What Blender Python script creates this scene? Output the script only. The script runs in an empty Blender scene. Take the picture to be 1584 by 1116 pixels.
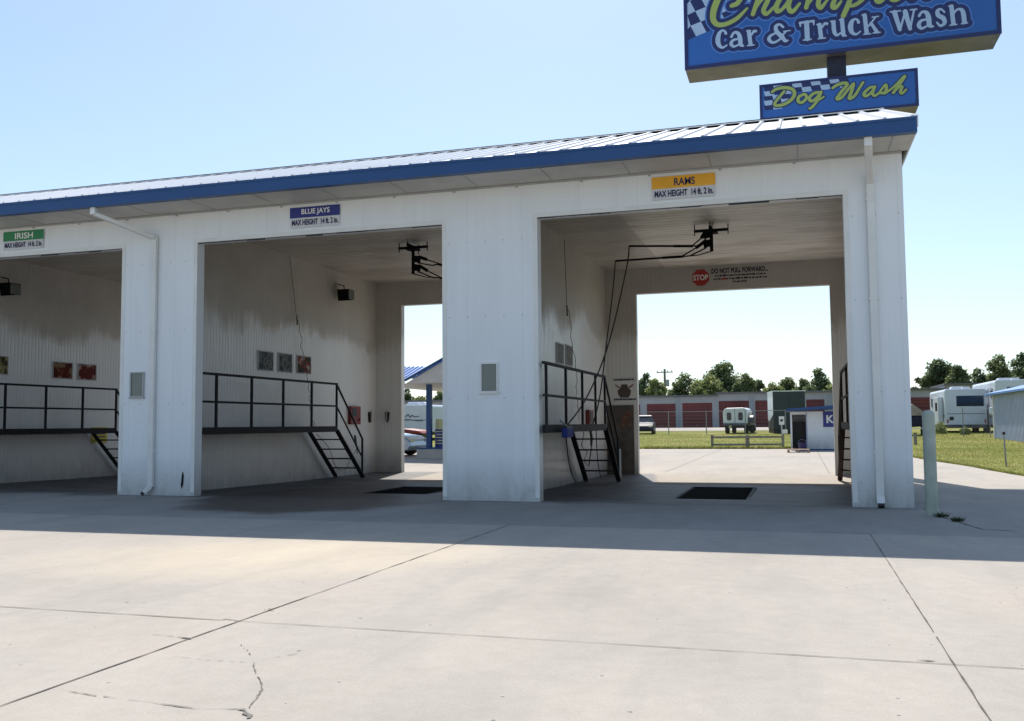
import bpy, bmesh, math, random
import numpy as np
from mathutils import Vector, Matrix
R = math.radians
random.seed(7)
sc = bpy.context.scene
COL = sc.collection

# ------------------------------------------------------------------ camera
F, YAW, PIT, ROL = 1448.4, -0.29560768, 0.06794731, -0.00816669
CAM = Vector((-0.695, -13.977, 1.19))
_fw = Vector((math.sin(YAW)*math.cos(PIT), math.cos(YAW)*math.cos(PIT), math.sin(PIT)))
_r0 = Vector((math.cos(YAW), -math.sin(YAW), 0)); _u0 = _r0.cross(_fw)
_rt = math.cos(ROL)*_r0 + math.sin(ROL)*_u0; _up = _rt.cross(_fw)
cd = bpy.data.cameras.new('camera'); cam = bpy.data.objects.new('camera', cd); COL.objects.link(cam)
M = Matrix((_rt, _up, -_fw)).transposed().to_4x4(); M.translation = CAM
cam.matrix_world = M
cd.sensor_width = 36; cd.sensor_fit = 'HORIZONTAL'; cd.lens = F/1584*36; cd.clip_start = .1; cd.clip_end = 5000
sc.camera = cam
def ray(u, v): return _fw + _rt*((u-792)/F) - _up*((v-558)/F)
def fy(u, v, y): d = ray(u, v); return CAM + d*((y-CAM.y)/d.y)
def fx(u, v, x): d = ray(u, v); return CAM + d*((x-CAM.x)/d.x)
def fz(u, v, z): d = ray(u, v); return CAM + d*((z-CAM.z)/d.z)

# ------------------------------------------------------------------ light
SUN = Vector((-.20, .81, 1)).normalized()
W = bpy.data.worlds.new('World'); sc.world = W; W.use_nodes = True
nt = W.node_tree; nt.nodes.clear()
sky = nt.nodes.new('ShaderNodeTexSky'); sky.sky_type = 'NISHITA'; sky.sun_disc = False
sky.sun_elevation = math.asin(SUN.z); sky.sun_rotation = math.atan2(SUN.x, SUN.y)
sky.air_density = 1.0; sky.dust_density = .65; sky.ozone_density = .9; sky.altitude = 300
bg = nt.nodes.new('ShaderNodeBackground'); bg.inputs[1].default_value = .122
wo = nt.nodes.new('ShaderNodeOutputWorld')
gm = nt.nodes.new('ShaderNodeGamma'); gm.inputs[1].default_value = .68
hs = nt.nodes.new('ShaderNodeHueSaturation'); hs.inputs['Saturation'].default_value = 1.06; hs.inputs['Value'].default_value = 1.80
tn = nt.nodes.new('ShaderNodeMix'); tn.data_type = 'RGBA'; tn.blend_type = 'MULTIPLY'; tn.inputs[0].default_value = 1; tn.inputs[7].default_value = (.92, 1.0, 1.06, 1)
nt.links.new(sky.outputs[0], gm.inputs[0]); nt.links.new(gm.outputs[0], hs.inputs['Color']); nt.links.new(hs.outputs[0], tn.inputs[6])
nt.links.new(tn.outputs[2], bg.inputs[0]); nt.links.new(bg.outputs[0], wo.inputs[0])
sd = bpy.data.lights.new('sun', 'SUN'); sd.energy = 5.0; sd.angle = R(.5); sd.color = (1, .955, .89)
so = bpy.data.objects.new('sun', sd); COL.objects.link(so); so.location = (-10, 20, 40)
so.rotation_euler = SUN.to_track_quat('Z', 'Y').to_euler()
sc.view_settings.view_transform = 'Standard'; sc.view_settings.look = 'None'
sc.view_settings.exposure = .35; sc.view_settings.gamma = 1
sc.render.engine = 'CYCLES'
sc.cycles.max_bounces = 10; sc.cycles.diffuse_bounces = 7; sc.cycles.glossy_bounces = 3
sc.cycles.transparent_max_bounces = 6

# ------------------------------------------------------------------ materials
MATS = {}
def nmat(name):
    m = bpy.data.materials.new(name); m.use_nodes = True
    n = m.node_tree; b = n.nodes['Principled BSDF']
    MATS[name] = m
    return m, n, b
def N(n, t, **k):
    x = n.nodes.new(t)
    for a, v in k.items():
        if hasattr(x, a): setattr(x, a, v)
        else: x.inputs[a.replace('_', ' ')].default_value = v
    return x
def ramp(n, src, stops):
    r = n.nodes.new('ShaderNodeValToRGB'); e = r.color_ramp.elements
    while len(e) < len(stops): e.new(.5)
    for i, (p, c) in enumerate(stops):
        e[i].position = p; e[i].color = (*c, 1) if len(c) == 3 else c
    n.links.new(src, r.inputs[0]); return r
def mixc(n, fac, a, b, mode='MIX'):
    m = n.nodes.new('ShaderNodeMix'); m.data_type = 'RGBA'; m.blend_type = mode
    for s, v in ((0, fac), (6, a), (7, b)):
        if isinstance(v, (int, float)): m.inputs[s].default_value = v
        elif isinstance(v, tuple): m.inputs[s].default_value = (*v[:3], 1)
        else: n.links.new(v, m.inputs[s])
    return m.outputs[2]
def mth(n, op, a, b=0., c=0., clamp=False):
    m = n.nodes.new('ShaderNodeMath'); m.operation = op; m.use_clamp = clamp
    for i, v in enumerate((a, b, c)):
        if isinstance(v, (int, float)): m.inputs[i].default_value = v
        else: n.links.new(v, m.inputs[i])
    return m.outputs[0]
def geo(n):
    g = n.nodes.new('ShaderNodeNewGeometry'); s = n.nodes.new('ShaderNodeSeparateXYZ')
    n.links.new(g.outputs['Position'], s.inputs[0]); return g.outputs['Position'], s.outputs
def noise(n, vec, scale, detail=4, rough=.6, stretch=None):
    if stretch:
        mp = n.nodes.new('ShaderNodeMapping'); mp.inputs['Scale'].default_value = stretch
        n.links.new(vec, mp.inputs[0]); vec = mp.outputs[0]
    x = n.nodes.new('ShaderNodeTexNoise'); x.inputs['Scale'].default_value = scale
    x.inputs['Detail'].default_value = detail; x.inputs['Roughness'].default_value = rough
    n.links.new(vec, x.inputs['Vector']); return x.outputs[0]
def bump(n, b, h, strength=.3, dist=.01):
    x = n.nodes.new('ShaderNodeBump'); x.inputs['Strength'].default_value = strength; x.inputs['Distance'].default_value = dist
    n.links.new(h, x.inputs['Height']); n.links.new(x.outputs[0], b.inputs['Normal'])
def M_(name, col, rough=.5, metal=0., var=.12, scale=3., spec=None, bmp=0.):
    if name in MATS: return MATS[name]
    m, n, b = nmat(name)
    p, s = geo(n)
    f = noise(n, p, scale, 5)
    c2 = tuple(x*(1-var*2.2) for x in col)
    r = ramp(n, f, [(.3, c2), (.65, col)])
    n.links.new(r.outputs[0], b.inputs['Base Color'])
    b.inputs['Roughness'].default_value = rough; b.inputs['Metallic'].default_value = metal
    if spec is not None: b.inputs['Specular IOR Level'].default_value = spec
    if bmp: bump(n, b, noise(n, p, scale*8, 3), bmp, .01)
    return m

def wall_mat(name, axis, base, period, amp, dirt=True, rough=.42, liner=False):
    m, n, b = nmat(name); p, s = geo(n)
    a = s[axis]; z = s[2]
    # ribs of the metal sheet
    ph = mth(n, 'FRACT', mth(n, 'MULTIPLY', a, 1/period))
    tri = mth(n, 'ABSOLUTE', mth(n, 'SUBTRACT', ph, .5))
    h = mth(n, 'SMOOTH_MIN', mth(n, 'MULTIPLY', tri, 6), 1., .3) if False else mth(n, 'MINIMUM', mth(n, 'MULTIPLY', tri, 5), 1.)
    bump(n, b, h, amp, .012)
    col = base
    st = noise(n, p, 1.2, 6, .65, (2.2, 2.2, .35))
    c = mixc(n, ramp(n, st, [(.42, (0, 0, 0)), (.78, (.28, .28, .28))]).outputs[0], base, tuple(x*.74 for x in base))
    if liner:
        # grime left above the height the spray reaches, with an uneven lower edge
        e = noise(n, p, .55, 3, .5); e2 = noise(n, p, 3.0, 5, .7, (2.4, 2.4, .12))
        edge = mth(n, 'ADD', mth(n, 'ADD', z, mth(n, 'MULTIPLY', e, -1.8)), mth(n, 'MULTIPLY', e2, -.9))
        k = ramp(n, mth(n, 'MULTIPLY', mth(n, 'SUBTRACT', edge, 1.82), 2.6, clamp=True), [(0, (0, 0, 0)), (1, (1, 1, 1))]).outputs[0]
        g = mixc(n, noise(n, p, .9, 5, .7), (.38, .355, .325), (.60, .575, .54))
        c = mixc(n, k, c, g)
        n.links.new(ramp(n, k, [(0, (.26,)*3), (1, (.6,)*3)]).outputs[0], b.inputs['Roughness'])
    else:
        b.inputs['Roughness'].default_value = rough
    # splash dirt near the ground
    d = mth(n, 'MULTIPLY', mth(n, 'SUBTRACT', .7, z), 1.5, clamp=True)
    d = mth(n, 'MULTIPLY', d, mth(n, 'MULTIPLY', noise(n, p, 4, 6, .75, (1, 1, .5)), 1.15))
    c = mixc(n, d, c, (.28, .26, .23))
    # seams between sheets
    sm = mth(n, 'ABSOLUTE', mth(n, 'SUBTRACT', mth(n, 'FRACT', mth(n, 'ADD', mth(n, 'MULTIPLY', a, 1/.915), .21)), .5))
    c = mixc(n, mth(n, 'MULTIPLY', mth(n, 'GREATER_THAN', sm, .494), .14), c, (.3, .3, .3))
    n.links.new(c, b.inputs['Base Color'])
    return m
wall_mat('facade_sheet', 0, (.76, .785, .81), .152, .16)
wall_mat('side_sheet', 1, (.80, .80, .78), .152, .22)
wall_mat('liner_side', 1, (.76, .76, .76), .102, .55, liner=True)
wall_mat('liner_back', 0, (.68, .67, .65), .102, .35, liner=True)
def ceil_mat():
    m, n, b = nmat('ceiling_sheet'); p, s = geo(n)
    ph = mth(n, 'FRACT', mth(n, 'MULTIPLY', s[1], 1/.23))
    tri = mth(n, 'ABSOLUTE', mth(n, 'SUBTRACT', ph, .5))
    h = mth(n, 'MINIMUM', mth(n, 'MULTIPLY', tri, 5), 1.)
    bump(n, b, h, .7, .02)
    f = noise(n, p, 1.1, 6, .65, (.5, 1.6, 1))
    c = ramp(n, f, [(.34, (.36, .33, .28)), (.55, (.64, .62, .58)), (.7, (.72, .70, .67))]).outputs[0]
    # darker band beside the inner wall, and darker throughout the bays further left
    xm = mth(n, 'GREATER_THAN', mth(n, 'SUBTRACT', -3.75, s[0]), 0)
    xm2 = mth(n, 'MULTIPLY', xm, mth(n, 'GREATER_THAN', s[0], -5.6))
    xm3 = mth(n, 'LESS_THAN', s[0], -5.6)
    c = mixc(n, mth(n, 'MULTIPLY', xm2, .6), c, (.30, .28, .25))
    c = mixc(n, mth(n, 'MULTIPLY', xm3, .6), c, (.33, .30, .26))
    n.links.new(c, b.inputs['Base Color']); b.inputs['Roughness'].default_value = .38
ceil_mat()
M_('trim_white', (.74, .74, .72), .4, 0, .05)
M_('trim_grey', (.42, .43, .43), .5, 0, .1)
M_('blue_trim', (.010, .064, .21), .42, 0, .06, 1.5)
M_('roof_white', (.78, .78, .80), .3, .0, .04, .6)
M_('soffit', (.60, .58, .54), .55, 0, .08, 2)
M_('steel_dark', (.022, .021, .024), .65, 0, .2, 8, spec=.15)
M_('steel_rust', (.050, .030, .025), .7, 0, .3, 9, spec=.15)
M_('steel_grey', (.30, .30, .30), .45, .5, .15, 6)
M_('galv', (.42, .43, .44), .42, .7, .1, 6)
M_('black', (.018, .018, .02), .5, 0, .1, 8)
M_('black_iron', (.014, .013, .014), .8, 0, .2, 8, spec=.08)
M_('pit_dark', (.012, .012, .012), .9)
M_('rubber', (.02, .02, .02), .75, 0, .1, 8)
M_('hose_black', (.025, .022, .022), .45, 0, .1, 8)
M_('hose_grey', (.16, .16, .15), .5, 0, .1, 8)
M_('glass_pane', (.16, .18, .17), .12, 0, .05, 2)
M_('glass_dark', (.02, .025, .035), .08, 0, .05, 2)
M_('bollard_paint', (.40, .45, .39), .5, 0, .12, 5, bmp=.1)
M_('sign_red', (.42, .02, .02), .45, 0, .05)
M_('sign_white', (.62, .63, .66), .45, 0, .05)
M_('text_white', (.80, .80, .80), .5, 0, .02)
M_('text_navy', (.015, .015, .09), .5, 0, .02)
M_('text_dark', (.03, .025, .05), .55, 0, .02)
M_('band_navy', (.02, .03, .22), .45, 0, .05)
M_('band_green', (.02, .22, .09), .45, 0, .05)
M_('band_gold', (.80, .40, .02), .45, 0, .05)
M_('cab_blue', (.02, .105, .38), .3, 0, .06, .4)
M_('cab_navy', (.012, .018, .10), .35, 0, .02)
M_('cab_glow', (.07, .19, .55), .35, 0, .02)
M_('cab_lime', (.31, .39, .10), .35, 0, .04)
M_('cab_pale', (.34, .46, .64), .35, 0, .04)
M_('cab_under', (.17, .155, .155), .35, .3, .25, .8)
M_('pole_paint', (.02, .022, .045), .5, .2, .2, 4)
M_('wood_grey', (.27, .25, .22), .8, 0, .2, 5)
M_('wood_pale', (.42, .30, .20), .8, 0, .2, 5)
M_('board_brown', (.115, .095, .08), .6, 0, .3, 3)
M_('yellow_tag', (.62, .50, .03), .5, 0, .1)
M_('brush_blue', (.01, .03, .22), .7, 0, .2, 20)
M_('storage_wall', (.36, .36, .37), .6, 0, .08, .7)
M_('storage_pilaster', (.27, .30, .32), .6, 0, .08, .7)
M_('storage_roof', (.13, .13, .135), .6, 0, .08, .7)
M_('maroon', (.145, .022, .02), .5, 0, .12, .8)
M_('container_green', (.030, .042, .040), .5, 0, .15, 1)
M_('container_white', (.88, .90, .87), .5, 0, .06, 1)
M_('rv_white', (.60, .64, .70), .35, 0, .06, .7)
M_('rv_stripe', (.18, .21, .28), .4, 0, .06, .7)
M_('camper_white', (.74, .76, .75), .4, 0, .08, 1)
M_('truck_grey', (.11, .105, .11), .55, 0, .2, 1)
M_('car_silver', (.42, .50, .60), .25, .5, .05, 1)
M_('car_dark', (.02, .02, .045), .5, 0, .1, 1, spec=.2)
M_('tail_red', (.35, .01, .01), .3)
M_('chrome', (.6, .6, .6), .2, 1)
M_('shed_blue', (.40, .45, .58), .5, 0, .06, .8)
M_('canopy_blue', (.07, .20, .50), .35, 0, .06, .7)
M_('cover_tan', (.38, .31, .27), .8, 0, .15, 2)
M_('red_paint', (.24, .025, .02), .5, 0, .2, 2)
M_('bark', (.07, .055, .04), .9, 0, .3, 6)
M_('purple', (.05, .03, .12), .5, 0, .1)
M_('barrel_blue', (.015, .04, .24), .4, 0, .1)
M_('pale_yellow', (.55, .56, .30), .5, 0, .1)
M_('concrete_block', (.50, .49, .47), .85, 0, .1, 3, bmp=.2)

m, n, b = nmat('maroon_door'); p, s = geo(n)
ph = mth(n, 'ABSOLUTE', mth(n, 'SUBTRACT', mth(n, 'FRACT', mth(n, 'MULTIPLY', s[2], 2.6)), .5))
bump(n, b, mth(n, 'MULTIPLY', ph, 2), .9, .06)
c = ramp(n, noise(n, p, .35, 4, .6), [(.35, (.10, .017, .016)), (.65, (.165, .032, .028))]).outputs[0]
c = mixc(n, mth(n, 'MULTIPLY', mth(n, 'GREATER_THAN', ph, .44), .45), c, (.05, .01, .01))
n.links.new(c, b.inputs['Base Color']); b.inputs['Roughness'].default_value = .55
def leafmat(name, a, b_, sc_=.5):
    m, n, b = nmat(name); p, s = geo(n)
    f = noise(n, p, sc_, 3, .7); g = n.nodes.new('ShaderNodeNewGeometry')
    r = ramp(n, f, [(.35, a), (.68, b_)])
    rr = ramp(n, g.outputs['Random Per Island'], [(0, (.62,)*3), (1, (1.25,)*3)])
    c = mixc(n, 1., r.outputs[0], rr.outputs[0], 'MULTIPLY')
    n.links.new(c, b.inputs['Base Color']); b.inputs['Roughness'].default_value = .6
    b.inputs['Transmission Weight'].default_value = 0
    tr = n.nodes.new('ShaderNodeBsdfTranslucent'); n.links.new(c, tr.inputs[0])
    mx = n.nodes.new('ShaderNodeMixShader'); mx.inputs[0].default_value = .5
    out = n.nodes['Material Output']
    n.links.new(b.outputs[0], mx.inputs[1]); n.links.new(tr.outputs[0], mx.inputs[2]); n.links.new(mx.outputs[0], out.inputs[0])
leafmat('leaf_dark', (.095, .13, .065), (.18, .23, .105))
leafmat('leaf_mid', (.12, .155, .065), (.22, .26, .11))
leafmat('leaf_light', (.18, .22, .075), (.32, .36, .14))
leafmat('leaf_brown', (.09, .075, .045), (.16, .14, .08))
leafmat('leaf_weed', (.05, .07, .03), (.10, .12, .05), 8)
leafmat('grass_blade', (.17, .19, .040), (.30, .29, .085), .8)

def ground_mat():
    m, n, b = nmat('grass_ground'); p, s = geo(n)
    f = noise(n, p, .22, 5, .6); f2 = noise(n, p, 6, 5, .75)
    c = ramp(n, f, [(.34, (.16, .175, .036)), (.5, (.215, .22, .050)), (.64, (.30, .265, .10))]).outputs[0]
    c = mixc(n, .55, c, ramp(n, f2, [(.3, (.35,)*3), (.7, (1.25,)*3)]).outputs[0], 'MULTIPLY')
    n.links.new(c, b.inputs['Base Color']); b.inputs['Roughness'].default_value = .95
    b.inputs['Specular IOR Level'].default_value = .1
    bump(n, b, f2, .8, .05)
ground_mat()
def concrete_mat(name, base, bays):
    m, n, b = nmat(name); p, s = geo(n)
    big = noise(n, p, .28, 5, .6); med = noise(n, p, 1.4, 6, .65, (1, .45, 1)); fin = noise(n, p, 55, 4, .7); spk = noise(n, p, 14, 2, .5)
    c = ramp(n, big, [(.3, tuple(x*.88 for x in base)), (.5, base), (.72, (base[0]*1.03, base[1]*.99, base[2]*.94))]).outputs[0]
    c = mixc(n, .5, c, ramp(n, med, [(.3, (.84, .85, .87)), (.6, (1.04,)*3)]).outputs[0], 'MULTIPLY')
    c = mixc(n, .5, c, ramp(n, fin, [(.3, (.86,)*3), (.7, (1.1,)*3)]).outputs[0], 'MULTIPLY')
    c = mixc(n, .45, c, ramp(n, noise(n, p, 7, 6, .7), [(.3, (.86, .85, .84)), (.62, (1.05,)*3)]).outputs[0], 'MULTIPLY')
    c = mixc(n, ramp(n, spk, [(.735, (0, 0, 0)), (.76, (.8,)*3)]).outputs[0], c, (.10, .09, .075))
    sp2 = noise(n, p, 160, 2, .6)
    c = mixc(n, .35, c, ramp(n, sp2, [(.32, (.7,)*3), (.5, (1.02,)*3), (.7, (1.15,)*3)]).outputs[0], 'MULTIPLY')
    dk = noise(n, p, .8, 7, .72, (.6, 1.6, 1))
    c = mixc(n, ramp(n, dk, [(.56, (0, 0, 0)), (.74, (.32,)*3)]).outputs[0], c, (.27, .25, .225))
    ty = noise(n, p, 1.1, 5, .65, (1.6, .16, 1))
    c = mixc(n, ramp(n, ty, [(.55, (0, 0, 0)), (.7, (.28,)*3)]).outputs[0], c, (.25, .235, .215))
    # tan drip stain of dried wash water in front of bay two
    dx = mth(n, 'DIVIDE', mth(n, 'ADD', mth(n, 'ADD', s[0], mth(n, 'MULTIPLY', s[1], -.35)), 3.2), 2.2)
    dy = mth(n, 'DIVIDE', mth(n, 'ADD', s[1], 6.2), 1.7)
    rr = mth(n, 'ADD', mth(n, 'MULTIPLY', dx, dx), mth(n, 'MULTIPLY', dy, dy))
    k = mth(n, 'MULTIPLY', mth(n, 'SUBTRACT', 1.1, rr, clamp=True), mth(n, 'MULTIPLY', med, .85))
    c = mixc(n, k, c, (.60, .50, .36))
    ap = mth(n, 'MULTIPLY', mth(n, 'MULTIPLY', mth(n, 'ADD', s[1], 3.36), 12, clamp=True), mth(n, 'MULTIPLY', mth(n, 'SUBTRACT', 5.6, s[1]), 1, clamp=True))  # apron slab: grime, plus darkening put into the colour to deepen its shade
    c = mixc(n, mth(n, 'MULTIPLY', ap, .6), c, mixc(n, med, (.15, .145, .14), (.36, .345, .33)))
    # floor in and just outside the bays: wetness, grime, and shade painted in
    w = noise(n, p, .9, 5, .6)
    LIM = mth(n, 'ADD', 6.3, mth(n, 'ADD', mth(n, 'MULTIPLY', mth(n, 'MULTIPLY', mth(n, 'SUBTRACT', -3.5, s[0]), 1.5, clamp=True), mth(n, 'MULTIPLY', 4., mth(n, 'GREATER_THAN', s[0], -6.))), mth(n, 'MULTIPLY', 4., mth(n, 'MULTIPLY', mth(n, 'SUBTRACT', -9.2, s[0]), 1.5, clamp=True))))  # painted shade ends at the sun edge, reaching further back in shaded corners
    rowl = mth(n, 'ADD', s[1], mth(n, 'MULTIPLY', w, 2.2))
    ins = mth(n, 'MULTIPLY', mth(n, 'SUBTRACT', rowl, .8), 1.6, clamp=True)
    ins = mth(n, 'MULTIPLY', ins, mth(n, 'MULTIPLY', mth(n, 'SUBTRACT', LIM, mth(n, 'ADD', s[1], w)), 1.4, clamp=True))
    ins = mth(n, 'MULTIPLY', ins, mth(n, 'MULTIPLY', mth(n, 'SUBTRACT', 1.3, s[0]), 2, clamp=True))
    wet_shade = ramp(n, noise(n, p, 1.7, 5, .6, (.7, 1, 1)), [(.3, (.055, .05, .048)), (.7, (.15, .14, .13))]).outputs[0]
    c = mixc(n, mth(n, 'MULTIPLY', ins, .92), c, wet_shade)
    # brown puddle at the mouth of bay two
    dx = mth(n, 'DIVIDE', mth(n, 'ADD', s[0], 8.2), 2.2); dy = mth(n, 'DIVIDE', mth(n, 'SUBTRACT', s[1], .2), 3.0)
    q = mth(n, 'ADD', mth(n, 'ADD', mth(n, 'MULTIPLY', dx, dx), mth(n, 'MULTIPLY', dy, dy)), mth(n, 'MULTIPLY', w, .9))
    pd = mth(n, 'MULTIPLY', mth(n, 'SUBTRACT', 1.5, q), 3, clamp=True)
    c = mixc(n, mth(n, 'MULTIPLY', pd, .8), c, (.060, .045, .038))
    n.links.new(c, b.inputs['Base Color'])
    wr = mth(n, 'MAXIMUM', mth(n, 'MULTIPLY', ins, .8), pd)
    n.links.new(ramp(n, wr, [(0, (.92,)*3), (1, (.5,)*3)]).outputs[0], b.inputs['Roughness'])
    b.inputs['Specular IOR Level'].default_value = .2
    bump(n, b, fin, .35, .004)
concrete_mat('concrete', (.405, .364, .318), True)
M_('joint', (.15, .13, .11), .95, 0, .3, 9); M_('crack', (.25, .225, .195), .95, 0, .3, 9)
def poster_mat(name, seed, cols):
    m, n, b = nmat(name); p, s = geo(n)
    mp = n.nodes.new('ShaderNodeMapping'); mp.inputs['Location'].default_value = (seed*7.3, seed*3.1, seed)
    n.links.new(p, mp.inputs[0])
    f = noise(n, mp.outputs[0], 5, 3, .55)
    c = ramp(n, f, [((.0, .42, .52, .63)[i], q) for i, q in enumerate(cols)]).outputs[0]
    n.links.new(c, b.inputs['Base Color']); b.inputs['Roughness'].default_value = .8; b.inputs['Specular IOR Level'].default_value = .1
    return m

# ------------------------------------------------------------------ mesh helpers
class MB:
    def __init__(s, off=(0, 0, 0)): s.v = []; s.f = []; s.off = Vector(off)
    def add(s, vs, fs):
        k = len(s.v); s.v += [tuple(Vector(v)-s.off) for v in vs]; s.f += [tuple(k+i for i in f) for f in fs]; return s
    def box(s, x0, x1, y0, y1, z0, z1):
        x0, x1 = sorted((x0, x1)); y0, y1 = sorted((y0, y1)); z0, z1 = sorted((z0, z1))
        return s.add([(x0, y0, z0), (x1, y0, z0), (x1, y1, z0), (x0, y1, z0), (x0, y0, z1), (x1, y0, z1), (x1, y1, z1), (x0, y1, z1)],
                     [(3, 2, 1, 0), (4, 5, 6, 7), (0, 1, 5, 4), (1, 2, 6, 5), (2, 3, 7, 6), (3, 0, 4, 7)])
    def bar(s, p, q, w, h=None, up=(0, 0, 1)):
        h = h or w; p = Vector(p); q = Vector(q); d = (q-p).normalized(); up = Vector(up)
        if abs(d.dot(up)) > .99: up = Vector((0, 1, 0))
        a = d.cross(up).normalized()*w/2; b = a.cross(d).normalized()*h/2
        vs = [p-a-b, p+a-b, p+a+b, p-a+b, q-a-b, q+a-b, q+a+b, q-a+b]
        return s.add(vs, [(3, 2, 1, 0), (4, 5, 6, 7), (0, 1, 5, 4), (1, 2, 6, 5), (2, 3, 7, 6), (3, 0, 4, 7)])
    def tube(s, pts, r, n=8, r1=None, cap=True):
        pts = [Vector(p) for p in pts]; L = len(pts); vs = []; fs = []
        pd = None; a = None
        for i, p in enumerate(pts):
            d = (pts[min(i+1, L-1)]-pts[max(i-1, 0)]).normalized()
            if a is None:
                a = d.cross(Vector((0, 0, 1)))
                if a.length < .1: a = d.cross(Vector((1, 0, 0)))
            else: a = a-d*a.dot(d)
            a.normalize(); b = d.cross(a)
            rr = r if r1 is None else r+(r1-r)*i/(L-1)
            for k in range(n):
                t = 2*math.pi*k/n; vs.append(p+(a*math.cos(t)+b*math.sin(t))*rr)
        for i in range(L-1):
            for k in range(n):
                k2 = (k+1) % n; fs.append((i*n+k, i*n+k2, (i+1)*n+k2, (i+1)*n+k))
        if cap: fs.append(tuple(range(n-1, -1, -1))); fs.append(tuple((L-1)*n+k for k in range(n)))
        return s.add(vs, fs)
    def prism(s, poly, ax, a0, a1):
        # poly: 2D points in the plane normal to ax
        def P(q, a): return {0: (a, q[0], q[1]), 1: (q[0], a, q[1]), 2: (q[0], q[1], a)}[ax]
        n = len(poly); vs = [P(q, a0) for q in poly]+[P(q, a1) for q in poly]
        fs = [tuple(range(n)), tuple(range(2*n-1, n-1, -1))]+[(i, i+n, (i+1) % n+n, (i+1) % n) for i in range(n)]
        return s.add(vs, fs)
    def build(s, name, mat, parent=None, smooth=False, bevel=0, label=None, cat=None, group=None, kind=None):
        me = bpy.data.meshes.new(name); me.from_pydata(s.v, [], s.f); me.update()
        bm = bmesh.new(); bm.from_mesh(me); bmesh.ops.recalc_face_normals(bm, faces=bm.faces); bm.to_mesh(me); bm.free()
        me.materials.append(MATS[mat] if isinstance(mat, str) else mat)
        if smooth:
            for p in me.polygons: p.use_smooth = True
        o = bpy.data.objects.new(name, me); COL.objects.link(o); o.parent = parent
        if parent is None and s.off.length: o.location = s.off
        if bevel:
            b = o.modifiers.new('b', 'BEVEL'); b.width = bevel; b.segments = 2; b.limit_method = 'ANGLE'
        tag(o, label, cat, group, kind); return o
def tag(o, label=None, cat=None, group=None, kind=None):
    if label: o['label'] = label
    if cat: o['category'] = cat
    if group: o['group'] = group
    if kind: o['kind'] = kind
def thing(name, loc, label, cat, group=None, rz=0):
    o = bpy.data.objects.new(name, None); COL.objects.link(o); o.location = loc; o.rotation_euler.z = rz
    o.empty_display_size = .3; tag(o, label, cat, group); return o

def text_mesh(txt, bold=.0, shear=0.):
    cu = bpy.data.curves.new('t', 'FONT'); cu.body = txt; cu.size = 1; cu.offset = bold; cu.shear = shear; cu.resolution_u = 3
    o = bpy.data.objects.new('t', cu); COL.objects.link(o)
    dg = bpy.context.evaluated_depsgraph_get()
    me = bpy.data.meshes.new_from_object(o.evaluated_get(dg)); me = me
    bpy.data.objects.remove(o); bpy.data.curves.remove(cu)
    return me
def lettering(name, txt, mat, parent, origin, ux, uz, width, height, bold=.02):
    """flat lettering fitted into width x height, starting at origin (relative to the parent)"""
    me = text_mesh(txt, bold)
    co = np.array([v.co[:] for v in me.vertices]); mn = co.min(0); mx = co.max(0)
    origin = Vector(origin); ux = Vector(ux); uz = Vector(uz)
    for v in me.vertices:
        a = (v.co.x-mn[0])/(mx[0]-mn[0])*width; b = (v.co.y-mn[1])/(mx[1]-mn[1])*height
        v.co = origin+ux*a+uz*b
    me.materials.clear(); me.materials.append(MATS[mat]); me.name = name
    o = bpy.data.objects.new(name, me); COL.objects.link(o); o.parent = parent; return o

# ------------------------------------------------------------------ ground
def zg(y): return float(np.interp(y, [0, 5, 12, 28, 90, 3000], [0, -.06, -.07, 0, .62, .62]))
ys = [-400, -100, -40, -20, -12, -8, -4, 0, 2.5, 5, 8, 12, 20, 28, 45, 60, 75, 90, 110, 200, 500, 1500]
xs = [-1200, -300, -80, -30, -10, 0, 4, 10, 30, 100, 400, 1200]
g = MB(); vs = [(x, y, zg(y)-.012-(.25 if -.1 < 1 and -24 < x < 3.5 and y < 24 else 0)) for y in ys for x in xs]
nx = len(xs)
g.add(vs, [(j*nx+i, j*nx+i+1, (j+1)*nx+i+1, (j+1)*nx+i) for j in range(len(ys)-1) for i in range(nx-1)])
g.build('ground', 'grass_ground', smooth=True, kind='structure')
GR = [(-2.62, -1.50, 1.15, 4.05), (-8.15, -6.95, 1.35, 3.1)]    # floor drains (x0,x1,y0,y1)
def pave_edge(y): return float(np.interp(y, [-40, 3, 6, 8.4, 9.6, 12.5, 14.2, 17.8, 20.2, 24, 27.2, 28.9], [40, 16, 5.6, 4.35, 4.1, 3.86, 3.74, 3.2, 2.95, 2.7, 2.5, 2.4]))
pv = MB(); py = sorted(set([-60, -30, -15, -8, -4, 0, 28.9]+[y for q in GR for y in q[2:]]+[1+.8*i for i in range(35)]))
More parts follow.
